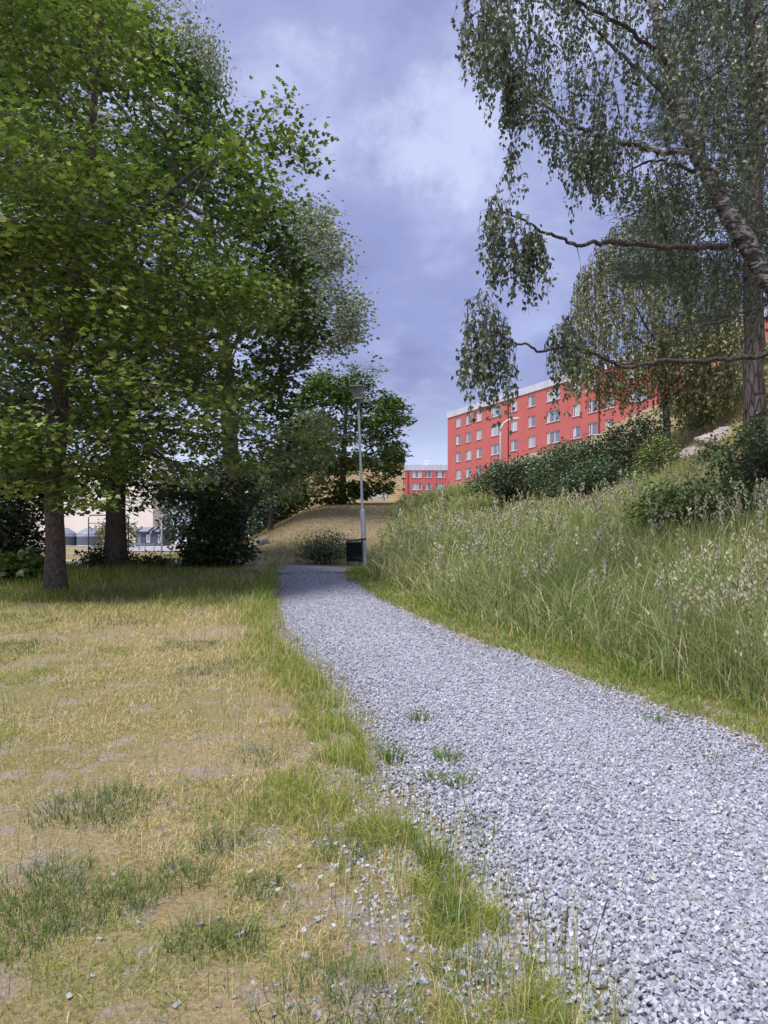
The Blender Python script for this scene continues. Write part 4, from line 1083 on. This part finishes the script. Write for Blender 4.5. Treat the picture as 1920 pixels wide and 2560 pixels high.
tops2 = tops_from([([(1240, 610), (1290, 520), (1340, 470), (1390, 455), (1440, 500), (1520, 560), (1600, 640), (1605, 780), (1520, 850), (1400, 840), (1290, 830), (1235, 780), (1228, 680)], 22, 2.0, 2000), ([(1420, 700), (1500, 660), (1600, 680), (1640, 760), (1620, 850), (1540, 880), (1440, 860)], 21.5, 1.5, 500)], rb)
birch('birch_tree', 'smaller olive-green weeping birch on the bank in front of the red building', tk2, limbs2, tops2, rb, .09, (.5, 1.4), (.075, .12),
      [(.26, .275, .10), (.20, .22, .08), (.30, .30, .14), (.155, .175, .06)], 0, M_birch, .008, .10)
# pine: bare scaly trunk with a dark needle crown above the picture
pbx, pby = 6.25, 12.4; pbz = gz1(pbx, pby)
pk = [(pbx, pby, pbz - .2, .185), (*at(1630, 850, 12.4), .165), (*at(1627, 600, 12.4), .150), (*at(1630, 300, 12.4), .135), (*at(1625, 0, 12.4), .12), (*at(1620, -300, 12.4), .07)]
PN = [(1330, 480), (1390, 360), (1440, 200), (1470, 50), (1500, -150), (1640, -330), (1800, -150), (1830, 200), (1800, 450), (1659, 520), (1560, 700), (1480, 690), (1500, 600), (1400, 600), (1340, 580)]
pts = crown_points(PN, 12.9, 2.0, 1900, rt, .8, .44, .6, 71)
make_tree('pine_tree', 'tall conifer with dark scaly trunk near the right edge, behind the birch', pk, pts, rt, 18, .035, .008, M_pine, M_leaf, NEEDLE, 26, (.13, .13, .09), (.07, .12), [(.040, .062, .032), (.055, .08, .04), (.03, .048, .026)], .15, 0, 0, (.45, .95), None, 12, .5, 'tree', 1.15)

# ------------------------------------------------------------------ bare rock showing on the slope
def rock(name, cx, cy, sx, sy, sz_, mat, seed, label, cat, sub=3, sink=.3, parent=None):
    import bmesh
    bm = bmesh.new(); bmesh.ops.create_icosphere(bm, subdivisions=sub, radius=1)
    V = np.array([v.co[:] for v in bm.verts])
    r = np.random.default_rng(seed)
    for _ in range(7):
        d = r.normal(size=3); d /= np.linalg.norm(d); s = V @ d; V = V - np.maximum(s - r.uniform(.62, .85), 0)[:, None] * d * .9
    V = V * (1 + (vnoise(V * 3 + 10, seed)[:, None] - .5) * .16)
    V = V * np.array([sx, sy, sz_])
    for v, c in zip(bm.verts, V): v.co = c
    me = bpy.data.meshes.new(name); bm.to_mesh(me); bm.free(); me.polygons.foreach_set('use_smooth', np.ones(len(me.polygons), bool))
    o = obj(name, me, mat, parent); o.location = (cx, cy, gz1(cx, cy) + sz_ * (1 - 2 * sink) * .5)
    o['label'] = label; o['category'] = cat
    return o
bxy = hit(559, 1180)
rock('boulder', bxy[0], bxy[1] + .3, .31, .26, .24, M_boulder, 4, 'rounded grey boulder lying at the foot of the mound', 'boulder')
rr_ = np.random.default_rng(6)
ROCK = [(1480, 985, .7, .22, 'pale rock slab low on the bare slope beside the far birch stem'), (1510, 965, .6, .2, 'grey rock ledge in the middle of the bare slope'), (1560, 920, .8, .25, 'pale rock slab high on the bare slope, left of the pine'), (1590, 895, .6, .22, 'uppermost rock ledge on the slope left of the pine'), (1525, 1010, .5, .2, 'brownish rock low on the slope, partly behind weeds')]
for i, (a, b, s, h, lab) in enumerate(ROCK):
    x, y = (a * K - 960) / F * 19.5, 19.5 + .2 * i
    o = rock('rock_ledge', x, y, s * .8, s * .6, h * .8, M_soil_rock, 20 + i, lab, 'rock', 3, .45); o['group'] = 'rock ledges on the slope'; o.rotation_euler = (rr_.normal(0, .1), -.3, rr_.uniform(0, 3))
# dry grass between the ledges
dr = Soup(); n = 9000
x = rr_.uniform(6.0, 14.5, n); y = rr_.uniform(16.5, 26, n)
blades(dr, x, y, rr_.uniform(.10, .32, n), np.full(n, .022), rr_.uniform(.6, 1.6, n), np.where((rr_.random(n) < .6)[:, None], tint((.52, .42, .25), n, rr_), tint((.40, .33, .17), n, rr_)), rr_, 2)
dr.build('dry_slope_grass', M_grass, None, kind='stuff', label='bleached dry grass between the rock ledges')

# ------------------------------------------------------------------ buildings
def facade_mesh(u0, u1, z0, z1, wins, depth=.18):
    """wall in the plane v=0 facing -v, with real openings and reveals; wins = (ua, ub, za, zb)"""
    us = sorted(set([u0, u1] + [w[0] for w in wins] + [w[1] for w in wins])); zs = sorted(set([z0, z1] + [w[2] for w in wins] + [w[3] for w in wins]))
    b = Box()
    for i in range(len(us) - 1):
        for j in range(len(zs) - 1):
            cu, cz = (us[i] + us[i + 1]) / 2, (zs[j] + zs[j + 1]) / 2
            if any(w[0] < cu < w[1] and w[2] < cz < w[3] for w in wins): continue
            b.quad((us[i], 0, zs[j]), (us[i + 1], 0, zs[j]), (us[i + 1], 0, zs[j + 1]), (us[i], 0, zs[j + 1]))
    for a, c, d, e in wins:
        b.quad((a, 0, d), (a, 0, e), (a, depth, e), (a, depth, d)); b.quad((c, 0, e), (c, 0, d), (c, depth, d), (c, depth, e))
        b.quad((a, 0, e), (c, 0, e), (c, depth, e), (a, depth, e)); b.quad((c, 0, d), (a, 0, d), (a, depth, d), (c, depth, d))
    return b
_wc = {}
def window(parent, ua, ub, za, zb, depth, splits, r, frame=.07):
    w, h = round(ub - ua, 2), round(zb - za, 2); key = (w, h, tuple(splits))
    if key not in _wc:
        f = Box()
        f.box(0, frame, 0, .06, 0, h).box(w - frame, w, 0, .06, 0, h).box(frame, w - frame, 0, .06, 0, frame).box(frame, w - frame, 0, .06, h - frame, h)
        for s in splits: f.box(w * s - .045, w * s + .045, -.01, .058, frame, h - frame)
        panes = []
        e = [0] + list(splits) + [1]
        for i in range(len(e) - 1): panes.append(Box().box(w * e[i] + frame * .8, w * e[i + 1] - frame * .8, .025, .04, frame * .9, h - frame * .9).mesh('pane'))
        sill = Box().box(-.08, w + .08, -.22, .02, -.07, -.005).mesh('sill')
        fm = f.mesh('window'); fm.materials.append(M_white); sill.materials.append(M_fascia)
        _wc[key] = (fm, panes, sill)
    fm, panes, sill = _wc[key]
    o = bpy.data.objects.new('window', fm); COL.objects.link(o); o.parent = parent; o.location = (ua, depth - .06, za)
    for p in panes:
        q = bpy.data.objects.new('pane', p.copy()); COL.objects.link(q); q.parent = o
        q.data.materials.append(M_panes[int(r.choice([0, 1, 2], p=[.4, .4, .2]))])
    q = bpy.data.objects.new('sill', sill); COL.objects.link(q); q.parent = o
def fascia(parent, u0, u1, z0, z1, out=.12, pitch=.35, name='roof_fascia', mat=None):
    b = Box(); u = u0; k = 0
    while u < u1 - 1e-6:
        w = min(pitch, u1 - u); d = -out - (.04 if k % 2 else 0)
        b.box(u, u + w, d, 0.0 - .003 * (k % 2), z0, z1); u += w; k += 1
    return b.build(name, mat or M_fascia, parent)
rw = np.random.default_rng(3)
# --- long red block on the hill
B0 = (10.45, 121.5); dirx, diry = .427, -.904
b1 = empty('apartment_block', (B0[0], B0[1], 8.0), 'long red plastered apartment block with grey metal roof edge on the hill', 'building', math.atan2(diry, dirx))
def ub(px): t = (px - 960) / F; return (t * B0[1] - B0[0]) / (dirx - diry * t)
zo = 8.0
colsW = [(1139.3, 1152, 1), (1164, 1177.6, 1), (1190, 1204, 1), (1227, 1252.5, 2), (1277, 1293, 1), (1320, 1338, 1), (1366, 1400, 2), (1431, 1451, 1), (1471, 1493, 1), (1512, 1535, 1), (1574, 1617, 2)]
Uend = 33.0 + 0
wins = []
rows = [(20.55 - 2.78 * k - zo, 22.08 - 2.78 * k - zo) for k in range(5)]
for a, c, kd in colsW:
    ua, uc = ub(a), ub(c)
    for za, zb in rows: wins.append((ua, uc, za, zb, kd))
Uend = ub(1642)
fb_ = facade_mesh(0, Uend, -6, 22.5 - zo, [w[:4] for w in wins])
fb_.build('wall', M_red, b1)
Box().box(.02, Uend - .02, .2, 11.5, -6, 22.46 - zo).build('building_core', M_red, b1)
Box().quad((0, 11.5, -6), (0, 0, -6), (0, 0, 22.5 - zo), (0, 11.5, 22.5 - zo)).build('gable_wall', M_red, b1)
fascia(b1, -.12, Uend + .1, 22.46 - zo, 23.4 - zo)
Box().box(-.1, Uend + .1, .01, 11.6, 22.47 - zo, 23.3 - zo).build('flat_roof', M_fascia, b1)
for a in (1271.5, 1498.5):
    Box().tube([(ub(a), -.09, -6), (ub(a), -.09, 22.4 - zo)], .075, 6).build('downpipe', M_pipe, b1)
for ua, uc, za, zb, kd in wins: window(b1, ua, uc, za, zb, .18, (.30,) if kd == 1 else (.16, .58), rw)
Box().box(-1.4, -.03, 2.0, 7.0, 18.2 - zo, 19.3 - zo).build('stair_tower_fascia', M_fascia, b1)
Box().box(-1.3, -.03, 2.1, 6.9, -6, 18.18 - zo).build('stair_tower', M_red, b1)
# --- nearer orange block further up, seen only through the birch
o0 = Vector((B0[0] + dirx * (Uend + 6), B0[1] + diry * (Uend + 6), 8.0)) + Vector((.904, .427, 0)) * 1.5
b3 = empty('apartment_block', tuple(o0), 'orange-red apartment block glimpsed through birch leaves left of the pine trunk', 'building', math.atan2(diry, dirx))
w3 = [(2.5 + 4.6 * i, 4.1 + 4.6 * i, za + .6, zb + .6) for i in range(5) for za, zb in rows]
facade_mesh(0, 26, -6, 23.2 - zo, w3).build('wall', M_orange, b3)
Box().box(.02, 25.98, .2, 11, -6, 23.15 - zo).build('building_core', M_orange, b3)
Box().quad((0, 11, -6), (0, 0, -6), (0, 0, 23.2 - zo), (0, 11, 23.2 - zo)).build('gable_wall', M_orange, b3)
Box().quad((26, 0, -6), (26, 11, -6), (26, 11, 23.2 - zo), (26, 0, 23.2 - zo)).build('gable_wall', M_orange, b3)
fascia(b3, -.1, 26.1, 23.16 - zo, 24.1 - zo)
for a, c, d, e in w3: window(b3, a, c, d, e, .18, (.5,), rw)
# --- far red block
Yf = 170.0
def fu(px): return (px - 960) / F * Yf
b2 = empty('apartment_block', (fu(985), Yf, 4.0), 'smaller distant red apartment block between the wooden shed and the long red block', 'building')
ox = fu(985)
zt = CZ + (HY - 1176) / F * Yf - 4
rows2 = [(CZ + (HY - 1194 - 30.5 * k) / F * Yf - 4, CZ + (HY - 1177.5 - 30.5 * k) / F * Yf - 4) for k in range(4)]
cols2 = [(1005, 1011.5, 1), (1030, 1054, 2), (1062, 1078, 1), (1088, 1112, 2), (1124, 1148, 2)]
w2 = [(fu(a) - ox, fu(c) - ox, za, zb, kd) for a, c, kd in cols2 for za, zb in rows2]
facade_mesh(0, 22, -3, zt, [w[:4] for w in w2]).build('wall', M_red2, b2)
Box().box(.02, 21.98, .2, 11, -3, zt - .05).build('building_core', M_red2, b2)
Box().box(-.05, 22.05, .01, 11.2, zt + .01, zt + 1.2).build('flat_roof', M_fascia, b2)
fascia(b2, -.1, 22.1, zt + .005, zt + 1.3, .1, .5)
ch = Box().box(fu(1064) - ox, fu(1072) - ox, 3, 4, zt + 1.2, zt + 2.3); ch.box(fu(1062) - ox, fu(1074) - ox, 2.9, 4.1, zt + 2.31, zt + 2.6); ch.build('chimney', M_white, b2)
Box().tube([(fu(1020) - ox, -.09, -3), (fu(1020) - ox, -.09, zt)], .08, 6).build('downpipe', M_pipe, b2)
for a, c, za, zb, kd in w2: window(b2, a, c, za, zb, .18, (.4,) if kd == 1 else (.33, .66), rw)
# --- pale timber outbuilding with a black roof on the mound
Yt = 45.0
def tu(px): return (px - 960) / F * Yt
tz0 = 4.15
b4 = empty('timber_outbuilding', (tu(706), Yt, tz0), 'low pale timber-clad outbuilding with flat black roof on the mound', 'building')
Lw = tu(1008) - tu(706); Hh = CZ + (HY - 1156) / F * Yt - tz0
Box().box(.03, Lw - .03, .03, 5, -1.2, Hh).build('wall', M_black, b4)
dz0, dz1 = tu(926) - tu(706), tu(968) - tu(706)
nb = 30; ph = (Hh + 1.1) / nb
for k in range(nb):
    z = -1.1 + k * ph
    segs = [(0, Lw)] if z > .62 or z < -.5 else [(0, dz0 - .05), (dz1 + .05, Lw)]
    for a, c in segs: Box().box(a, c, -.02 + .004 * (k % 2), .028, z + .006, z + ph - .006).build('plank', M_plank, b4)
    Box().box(Lw - .028, Lw + .02, .03, 5, z + .006, z + ph - .006).build('plank', M_plank, b4)
Box().box(dz0, dz1, -.01, .025, -.1, .66).build('door', M_door, b4)
rf = Box().box(-.15, Lw + .12, -.15, 5.2, Hh + .01, Hh + .29).build('roof', M_black, b4)
# --- cream block far left
b5 = empty('apartment_block', (-70, 112, 1.0), 'pale cream building far behind the huts, bright between the tree trunks', 'building')
w5 = [(2 + 5 * i, 3.6 + 5 * i, 8.8 + 2.8 * k, 10.2 + 2.8 * k) for i in range(6) for k in range(2)]
Lc = (382 - 960) / F * 112 + 70
facade_mesh(0, Lc, 0, 14, w5).build('wall', M_cream, b5)
Box().box(.02, Lc - .02, .2, 10, 0, 13.9).build('building_core', M_cream, b5)
Box().quad((Lc, 0, 0), (Lc, 10, 0), (Lc, 10, 14), (Lc, 0, 14)).build('gable_wall', M_cream, b5)
Box().box(-.2, Lc + .2, -.2, 10.2, 14.01, 14.5).build('roof', M_fascia, b5)
for a, c, d, e in w5: window(b5, a, c, d, e, .18, (.5,), rw)

# ------------------------------------------------------------------ huts and shed on the playground
Ys = 80.0
def su_(px): return (px - 960) / F * Ys
def sz_of(py): return CZ + (HY - py) / F * Ys
def hut(x0, x1, label):
    w = x1 - x0; cx = (x0 + x1) / 2; cy = Ys + w / 2; zb = gz1(cx, cy) + 0.02
    r_ = empty('round_hut', (cx, cy, zb), label, 'hut', 0, 'grey round huts on the playground')
    wl = Box(); n = 28; R = w / 2; H = 1.05
    wl.lathe([(R - .04, 0), (R - .04, H)], 28); wl.build('wall', M_greydark, r_)
    bd = Box()
    for k in range(56):
        a0, a1 = 2 * PI * (k + .04) / 56, 2 * PI * (k + .96) / 56
        p = [(R * math.cos(a0), R * math.sin(a0)), (R * math.cos(a1), R * math.sin(a1))]
        bd.quad((*p[0], .04), (*p[1], .04), (*p[1], H - .02), (*p[0], H - .02))
    bo = bd.build('cladding_boards', M_greyboard, r_); bo['kind'] = 'stuff'
    Box().lathe([(R + .02, H - .02), (R + .03, H + .06), (R + .02, H + .10)], 28).build('white_rim', M_white, r_)
    Box().lathe([(R + .02, -.02), (R + .03, .05), (R - .02, .06)], 28).build('base_rim', M_white, r_)
    Box().lathe([(R + .06, H + .11), (R + .05, H + .24), (R * .75, H + .55), (R * .42, H + .78), (R * .40, H + .86), (.02, H + .95)], 28).build('domed_roof', M_roofgrey, r_, True)
    return r_
hut(su_(181), su_(243), 'grey round hut with domed roof right of the nearest tree trunk')
hut(su_(116), su_(178), 'grey round hut with domed roof mostly hidden behind the nearest tree trunk')
sx0, sx1 = su_(338), su_(411); zb = gz1(sx0, Ys) + .02
sh = empty('playground_shed', (sx0, Ys, zb), 'grey board-clad shed with small windows and sloping sheet roof', 'shed')
w = sx1 - sx0; H = sz_of(1330) - zb
Box().box(.03, w - .03, .04, 2.2, 0, H).build('wall', M_greydark, sh)
nb = 24; pw = w / nb
for k in range(nb):
    if 0.05 * w < (k + .5) * pw < .19 * w: continue
    Box().box(k * pw + .012, (k + 1) * pw - .012, 0, .035, .08, H).build('board', M_greyboard, sh)
Box().box(.05 * w, .19 * w, .01, .036, .06, H - .08).build('door', M_roofgrey, sh)
for f0, f1 in ((.37, .52), (.77, .90)):
    a, c = f0 * w, f1 * w
    wd = Box().box(a - .06, a, -.03, .02, .25, H - .18).box(c, c + .06, -.03, .02, .25, H - .18).box(a, c, -.028, .02, .25, .31).box(a, c, -.028, .02, H - .24, H - .18).build('window', M_greydark, sh)
    Box().box(a, c, -.012, -.004, .32, H - .25).build('pane', M_panes[2], wd)
    Box().box((a + c) / 2 - .05, (a + c) / 2 + .05, -.024, -.013, .6, H - .4).build('glazing_figure', M_panes[1], wd)
rfm = Box(); rfm.quad((-.1, -.2, H + .02), (w + .08, -.2, H + .02), (w + .08, 1.3, H + .55), (-.1, 1.3, H + .55)); rfm.quad((w + .08, 2.5, H + .05), (-.1, 2.5, H + .05), (-.1, 1.3, H + .55), (w + .08, 1.3, H + .55))
rfo = rfm.build('roof', M_roofgrey, sh)
for k, (a, c) in enumerate(((.08, .45), (.50, .62), (.66, .97))):
    q = Box()
    for e in (a, c): q.tube([(w * e, -.2, H + .06), (w * (e + .05), 1.2, H + .56)], .035, 5)
    q.build('roof_batten', M_greydark, rfo)
Box().box(-.1, w + .08, -.22, -.17, H - .04, H + .05).build('gutter', M_greydark, sh)
Box().quad((w - .03, .04, 0), (w - .03, 2.2, 0), (w - .03, 2.2, H), (w - .03, .04, H)).build('side_boards', M_greyboard, sh)
bn = Box().box(0, .7, 0, .5, 0, .75).box(-.04, .74, -.03, .53, .76, .82)
bo = bn.build('refuse_bin', M_greydark, None); bo.location = (su_(414), Ys - 1.0, gz1(su_(414), Ys - 1) + .02); bo['label'] = 'dark square bin standing at the right end of the grey shed'; bo['category'] = 'bin'

# climbing frame, bench and post, seen either side of the forked trunk
Yp = 34.0
def pu(px): return (px - 960) / F * Yp
zf = gz1(pu(270), Yp)
fr0 = empty('climbing_frame', (pu(221.5), Yp, zf), 'tall rounded steel tube frame behind the forked tree trunk', 'play equipment')
fw = pu(321) - pu(221.5); fh = CZ + (HY - 1288) / F * Yp - zf
arc = [(0, 0, -.1), (0, 0, fh - .12), (.04, 0, fh - .04), (.12, 0, fh), (fw - .12, 0, fh), (fw - .04, 0, fh - .04), (fw, 0, fh - .12), (fw, 0, -.1)]
Box().tube(arc, .028, 8).build('frame_tube', M_steel, fr0, True)
Box().tube([(.02, 0, fh - .37), (fw - .02, 0, fh - .37)], .016, 6).build('crossbar', M_steel, fr0, True)
bt = empty('low_bench', (pu(228), 36.5, gz1(pu(228), 36.5)), 'low metal bench behind the forked tree trunk', 'bench')
bl = 2.15
Box().box(0, bl, 0, .32, .40, .45).build('seat', M_roofgrey, bt)
for a in (.05, .5, bl - .5, bl - .05): Box().tube([(a, .05, -.05), (a, .05, .40)], .02, 6).build('leg', M_roofgrey, bt)
zp = gz1(pu(404), Yp)
ps = empty('metal_post', (pu(404), Yp, zp), 'slim grey metal post in front of the grey shed', 'post')
Box().tube([(0, 0, -.1), (.01, 0, 1.33), (.012, 0, 1.37)], [.038, .038, .02], 8).build('lower_tube', M_pole, ps, True)
Box().tube([(.012, 0, 1.36), (.03, 0, 1.80)], .014, 6).build('upper_rod', M_pole, ps, True)

# ------------------------------------------------------------------ street lamp and litter bin
lx, ly = -.47, 18.0; lz = gz1(lx, ly)
lamp = empty('street_lamp', (lx, ly, lz), 'grey street lamp with conical glass head beside the end of the gravel path', 'street lamp')
lamp.rotation_euler = (0, -.040, 0)
top = CZ + (HY - 963) / F * ly - lz
hb = 1.34
Box().lathe([(.062, -.3), (.060, hb - .06), (.058, hb - .02), (.040, hb + .03), (.036, hb + .04)], 16).build('lower_pole', M_pole, lamp, True)
Box().lathe([(.034, hb + .02), (.030, top - .58)], 14).build('upper_pole', M_pole, lamp, True)
Box().lathe([(.036, top - .60), (.046, top - .59), (.047, top - .50), (.052, top - .44), (.085, top - .345), (.10, top - .335), (.001, top - .33)], 20).build('lamp_base', M_lampgrey, lamp, True)
hd_ = Box().lathe([(.103, top - .335), (.195, top - .085)], 24).build('glass_cone', M_glass, lamp, True)
for k in range(4):
    a = PI / 4 + k * PI / 2
    Box().tube([(.105 * math.cos(a), .105 * math.sin(a), top - .335), (.20 * math.cos(a), .20 * math.sin(a), top - .08)], .007, 6).build('strut', M_fascia, lamp)
Box().lathe([(.100, top - .34), (.112, top - .335), (.112, top - .32), (.100, top - .318)], 24).build('glass_ring', M_white, lamp, True)
Box().lathe([(.001, top - .16), (.13, top - .15), (.17, top - .10), (.19, top - .075)], 24).build('reflector', M_lampgrey, lamp, True)
Box().lathe([(.195, top - .085), (.238, top - .075), (.245, top - .06), (.22, top - .035), (.12, top - .008), (.001, top)], 28).build('lamp_cap', M_lampgrey, lamp, True)
Box().lathe([(.064, 0.62), (.068, .625), (.068, .655), (.064, .66)], 14).build('clamp_band', M_steel, lamp, True)
x_b = lx - .235
bin_ = empty('litter_bin', (x_b - .2, ly - .17, lz), 'dark green litter bin fixed to the left side of the lamp pole', 'litter bin')
bb = Box()
bb.box(0, .36, 0, .34, .10, .58)
bb.build('bin_body', M_binmat, bin_)
lid = Box(); lid.quad((-.02, -.03, .585), (.40, -.03, .60), (.40, .36, .64), (-.02, .36, .60)); lid.quad((-.02, -.03, .60), (-.02, .36, .615), (.40, .36, .655), (.40, -.03, .615))
for s in (((-.02, -.03), (.40, -.03), .585, .60, .615, .60),): lid.quad((-.02, -.03, .585), (.40, -.03, .60), (.40, -.03, .615), (-.02, -.03, .60))
lid.build('lid', M_binmat, bin_)
Box().box(-.012, .372, -.012, .352, .54, .575).build('rim', M_steel, bin_)
Box().box(.36, .45, .14, .18, .55, .58).box(.36, .45, .14, .18, .18, .21).build('bracket', M_steel, bin_)
for a in (.03, .31): Box().box(a, a + .03, .02, .05, -.1, .10).build('foot', M_steel, bin_)
# far street lamp by the red block
Yl = 62.0; flx = (1251 - 960) / F * Yl; flz = gz1(flx, Yl)
fl = empty('street_lamp', (flx, Yl, flz), 'distant tall lamp with curved arm in front of the long red block', 'street lamp')
tz_ = CZ + (HY - 1062) / F * Yl - flz
Box().tube([(0, 0, -.3), (0, 0, tz_ - .6), (.05, 0, tz_ - .2), (.25, 0, tz_ + .15), (.6, 0, tz_ + .38), (.75, 0, tz_ + .44)], [.07, .06, .055, .05, .045, .04], 8).build('pole', M_pole, fl, True)
Box().tube([(.70, 0, tz_ + .43), (.85, 0, tz_ + .47), (1.5, 0, tz_ + .56), (1.62, 0, tz_ + .56)], [.04, .09, .09, .03], 8).build('lamp_head', M_pole, fl)

# ------------------------------------------------------------------ small things on the path and lawn
rk = np.random.default_rng(15)
M_stem = plain('green_stem', (0.13, 0.19, 0.05), 0.6)
TUFTS = [(965, 1645, 'wide green grass tuft growing through the gravel above the small flat one', 90, .10), (990, 1705, 'bright upright grass tuft in the gravel left of centre', 45, .15), (930, 1690, 'small flat grass tuft in the gravel beside the upright bright one', 60, .07),
         (1025, 1785, 'low spreading green weed in the gravel below the upright tuft', 26, .11), (905, 1560, 'sparse grey-green tuft in the gravel near the grassy left edge', 60, .12), (1300, 1660, 'tiny grass sprig alone in the gravel, right of centre', 16, .08), (940, 1880, 'yellow-green leafy tuft where the gravel meets the lawn', 45, .18),
         (640, 1390, 'faint grass tuft in the gravel near the far left bend', 40, .09), (1060, 1835, 'dry thin stalks standing in the gravel right of the leafy tuft', 12, .16), (1540, 1650, 'low sprig in the gravel close to the right picture edge', 30, .07), (845, 1640, 'green tuft at the ragged left edge of the gravel', 70, .14),
         (1420, 1570, 'thin grass tuft in the gravel near the right verge', 40, .10), (1120, 1672, 'tiny green sprout in the middle of the gravel', 14, .07)]
for vx, vy, lab, nn, hh in TUFTS:
    x0, y0, z0 = hit(vx, vy)
    s = Soup(); a = rk.uniform(0, 2 * PI, nn); q = rk.random(nn) ** .7 * .075
    xs, ys = x0 + np.cos(a) * q, y0 + np.sin(a) * q
    blades(s, xs, ys, rk.uniform(.5, 1.3, nn) * hh, np.full(nn, .006), rk.uniform(.3, 1.3, nn), tint((.13, .20, .04), nn, rk, .25), rk, 3, z=gzn(xs, ys) + .015, az=a)
    v = np.concatenate(s.v) - np.array([x0, y0, z0]); s.v = [v]
    o = s.build('grass_tuft', M_grass, None, label=lab, category='grass tuft', group='tufts in the gravel'); o.location = (x0, y0, z0)
# white clover
head_v, head_t = STONES[2]
CLO = [(645, 1900), (725, 1895), (750, 1905), (690, 1930), (722, 1842), (540, 1905), (715, 1950), (598, 1955)]
c_me = mesh_arrays('flower_head', head_v, head_t, np.tile((.75, .74, .68), (8, 1))); c_me.materials.append(M_grass)
for vx, vy in CLO:
    x0, y0, z0 = hit(vx, vy); hh = rk.uniform(.035, .06)
    e = empty('clover_flower', (x0, y0, z0), 'small white clover flower in the green grass left of the gravel', 'flower', 0, 'white clover flowers')
    Box().tube([(0, 0, -.01), (.004, 0, hh)], .0012, 4).build('stem', M_stem, e)
    o = bpy.data.objects.new('flower_head', c_me); COL.objects.link(o); o.parent = e; o.location = (.004, 0, hh); o.scale = (.011,) * 3
# pebbles lying on bare soil
PEB = [(432, 2010), (470, 1990), (245, 1893), (300, 2000), (215, 2035), (560, 2070), (520, 2030), (590, 1920), (660, 2075), (370, 1880), (200, 2115), (385, 2180), (150, 2160), (690, 1990), (610, 2010)]
for i, (vx, vy) in enumerate(PEB):
    x0, y0, z0 = hit(vx, vy); s_ = rk.uniform(.011, .019); v = rk.uniform(.30, .46)
    me = mesh_arrays('pebble', STONES[i % 8][0], STONES[i % 8][1], np.tile((v, v * .97, v * .98), (8, 1))); me.materials.append(M_stone)
    o = obj('pebble', me, None, None, (x0, y0, z0 + s_ * .4), label='pale stone lying on bare soil in the near lawn', category='stone', group='pale stones in the lawn')
    o.scale = (s_ * 1.2, s_, s_ * .8); o.rotation_euler = (0, 0, rk.uniform(0, 6))
# long dark stalks leaning over the near gravel
STK = [(1265, 2150, 1310, 1945, 'tall dark flowering grass stalk leaning over the near gravel'), (1160, 2130, 1140, 1965, 'thin grass stalk rising at the near gravel edge'), (1225, 2140, 1225, 1960, 'thin dark stalk beside the tallest one on the gravel edge')]
for a, b, c, d, lab in STK:
    x0, y0, z0 = hit(a, b); tp_ = at(c, d, y0 + .05)
    e = empty('grass_stalk', (x0, y0, z0), lab, 'grass stalk', 0, 'stalks at the gravel edge')
    v = tp_ - Vector((x0, y0, z0))
    Box().tube([(0, 0, -.01), tuple(v * .5 + Vector((-.008, 0, .008))), tuple(v)], [.0018, .0015, .001], 5).build('stem', M_twig, e)
    hdv = Box().tube([tuple(v * .80), tuple(v * .86), tuple(v * .95), tuple(v * 1.02)], [.001, .0035, .003, .0008], 6); hdv.build('seed_head', M_twig, e)

_tot = sum(len(o.data.loops) - 2 * len(o.data.polygons) for o in SC.objects if o.type == 'MESH')
print('TRIANGLES', _tot, 'OBJECTS', len(SC.objects))
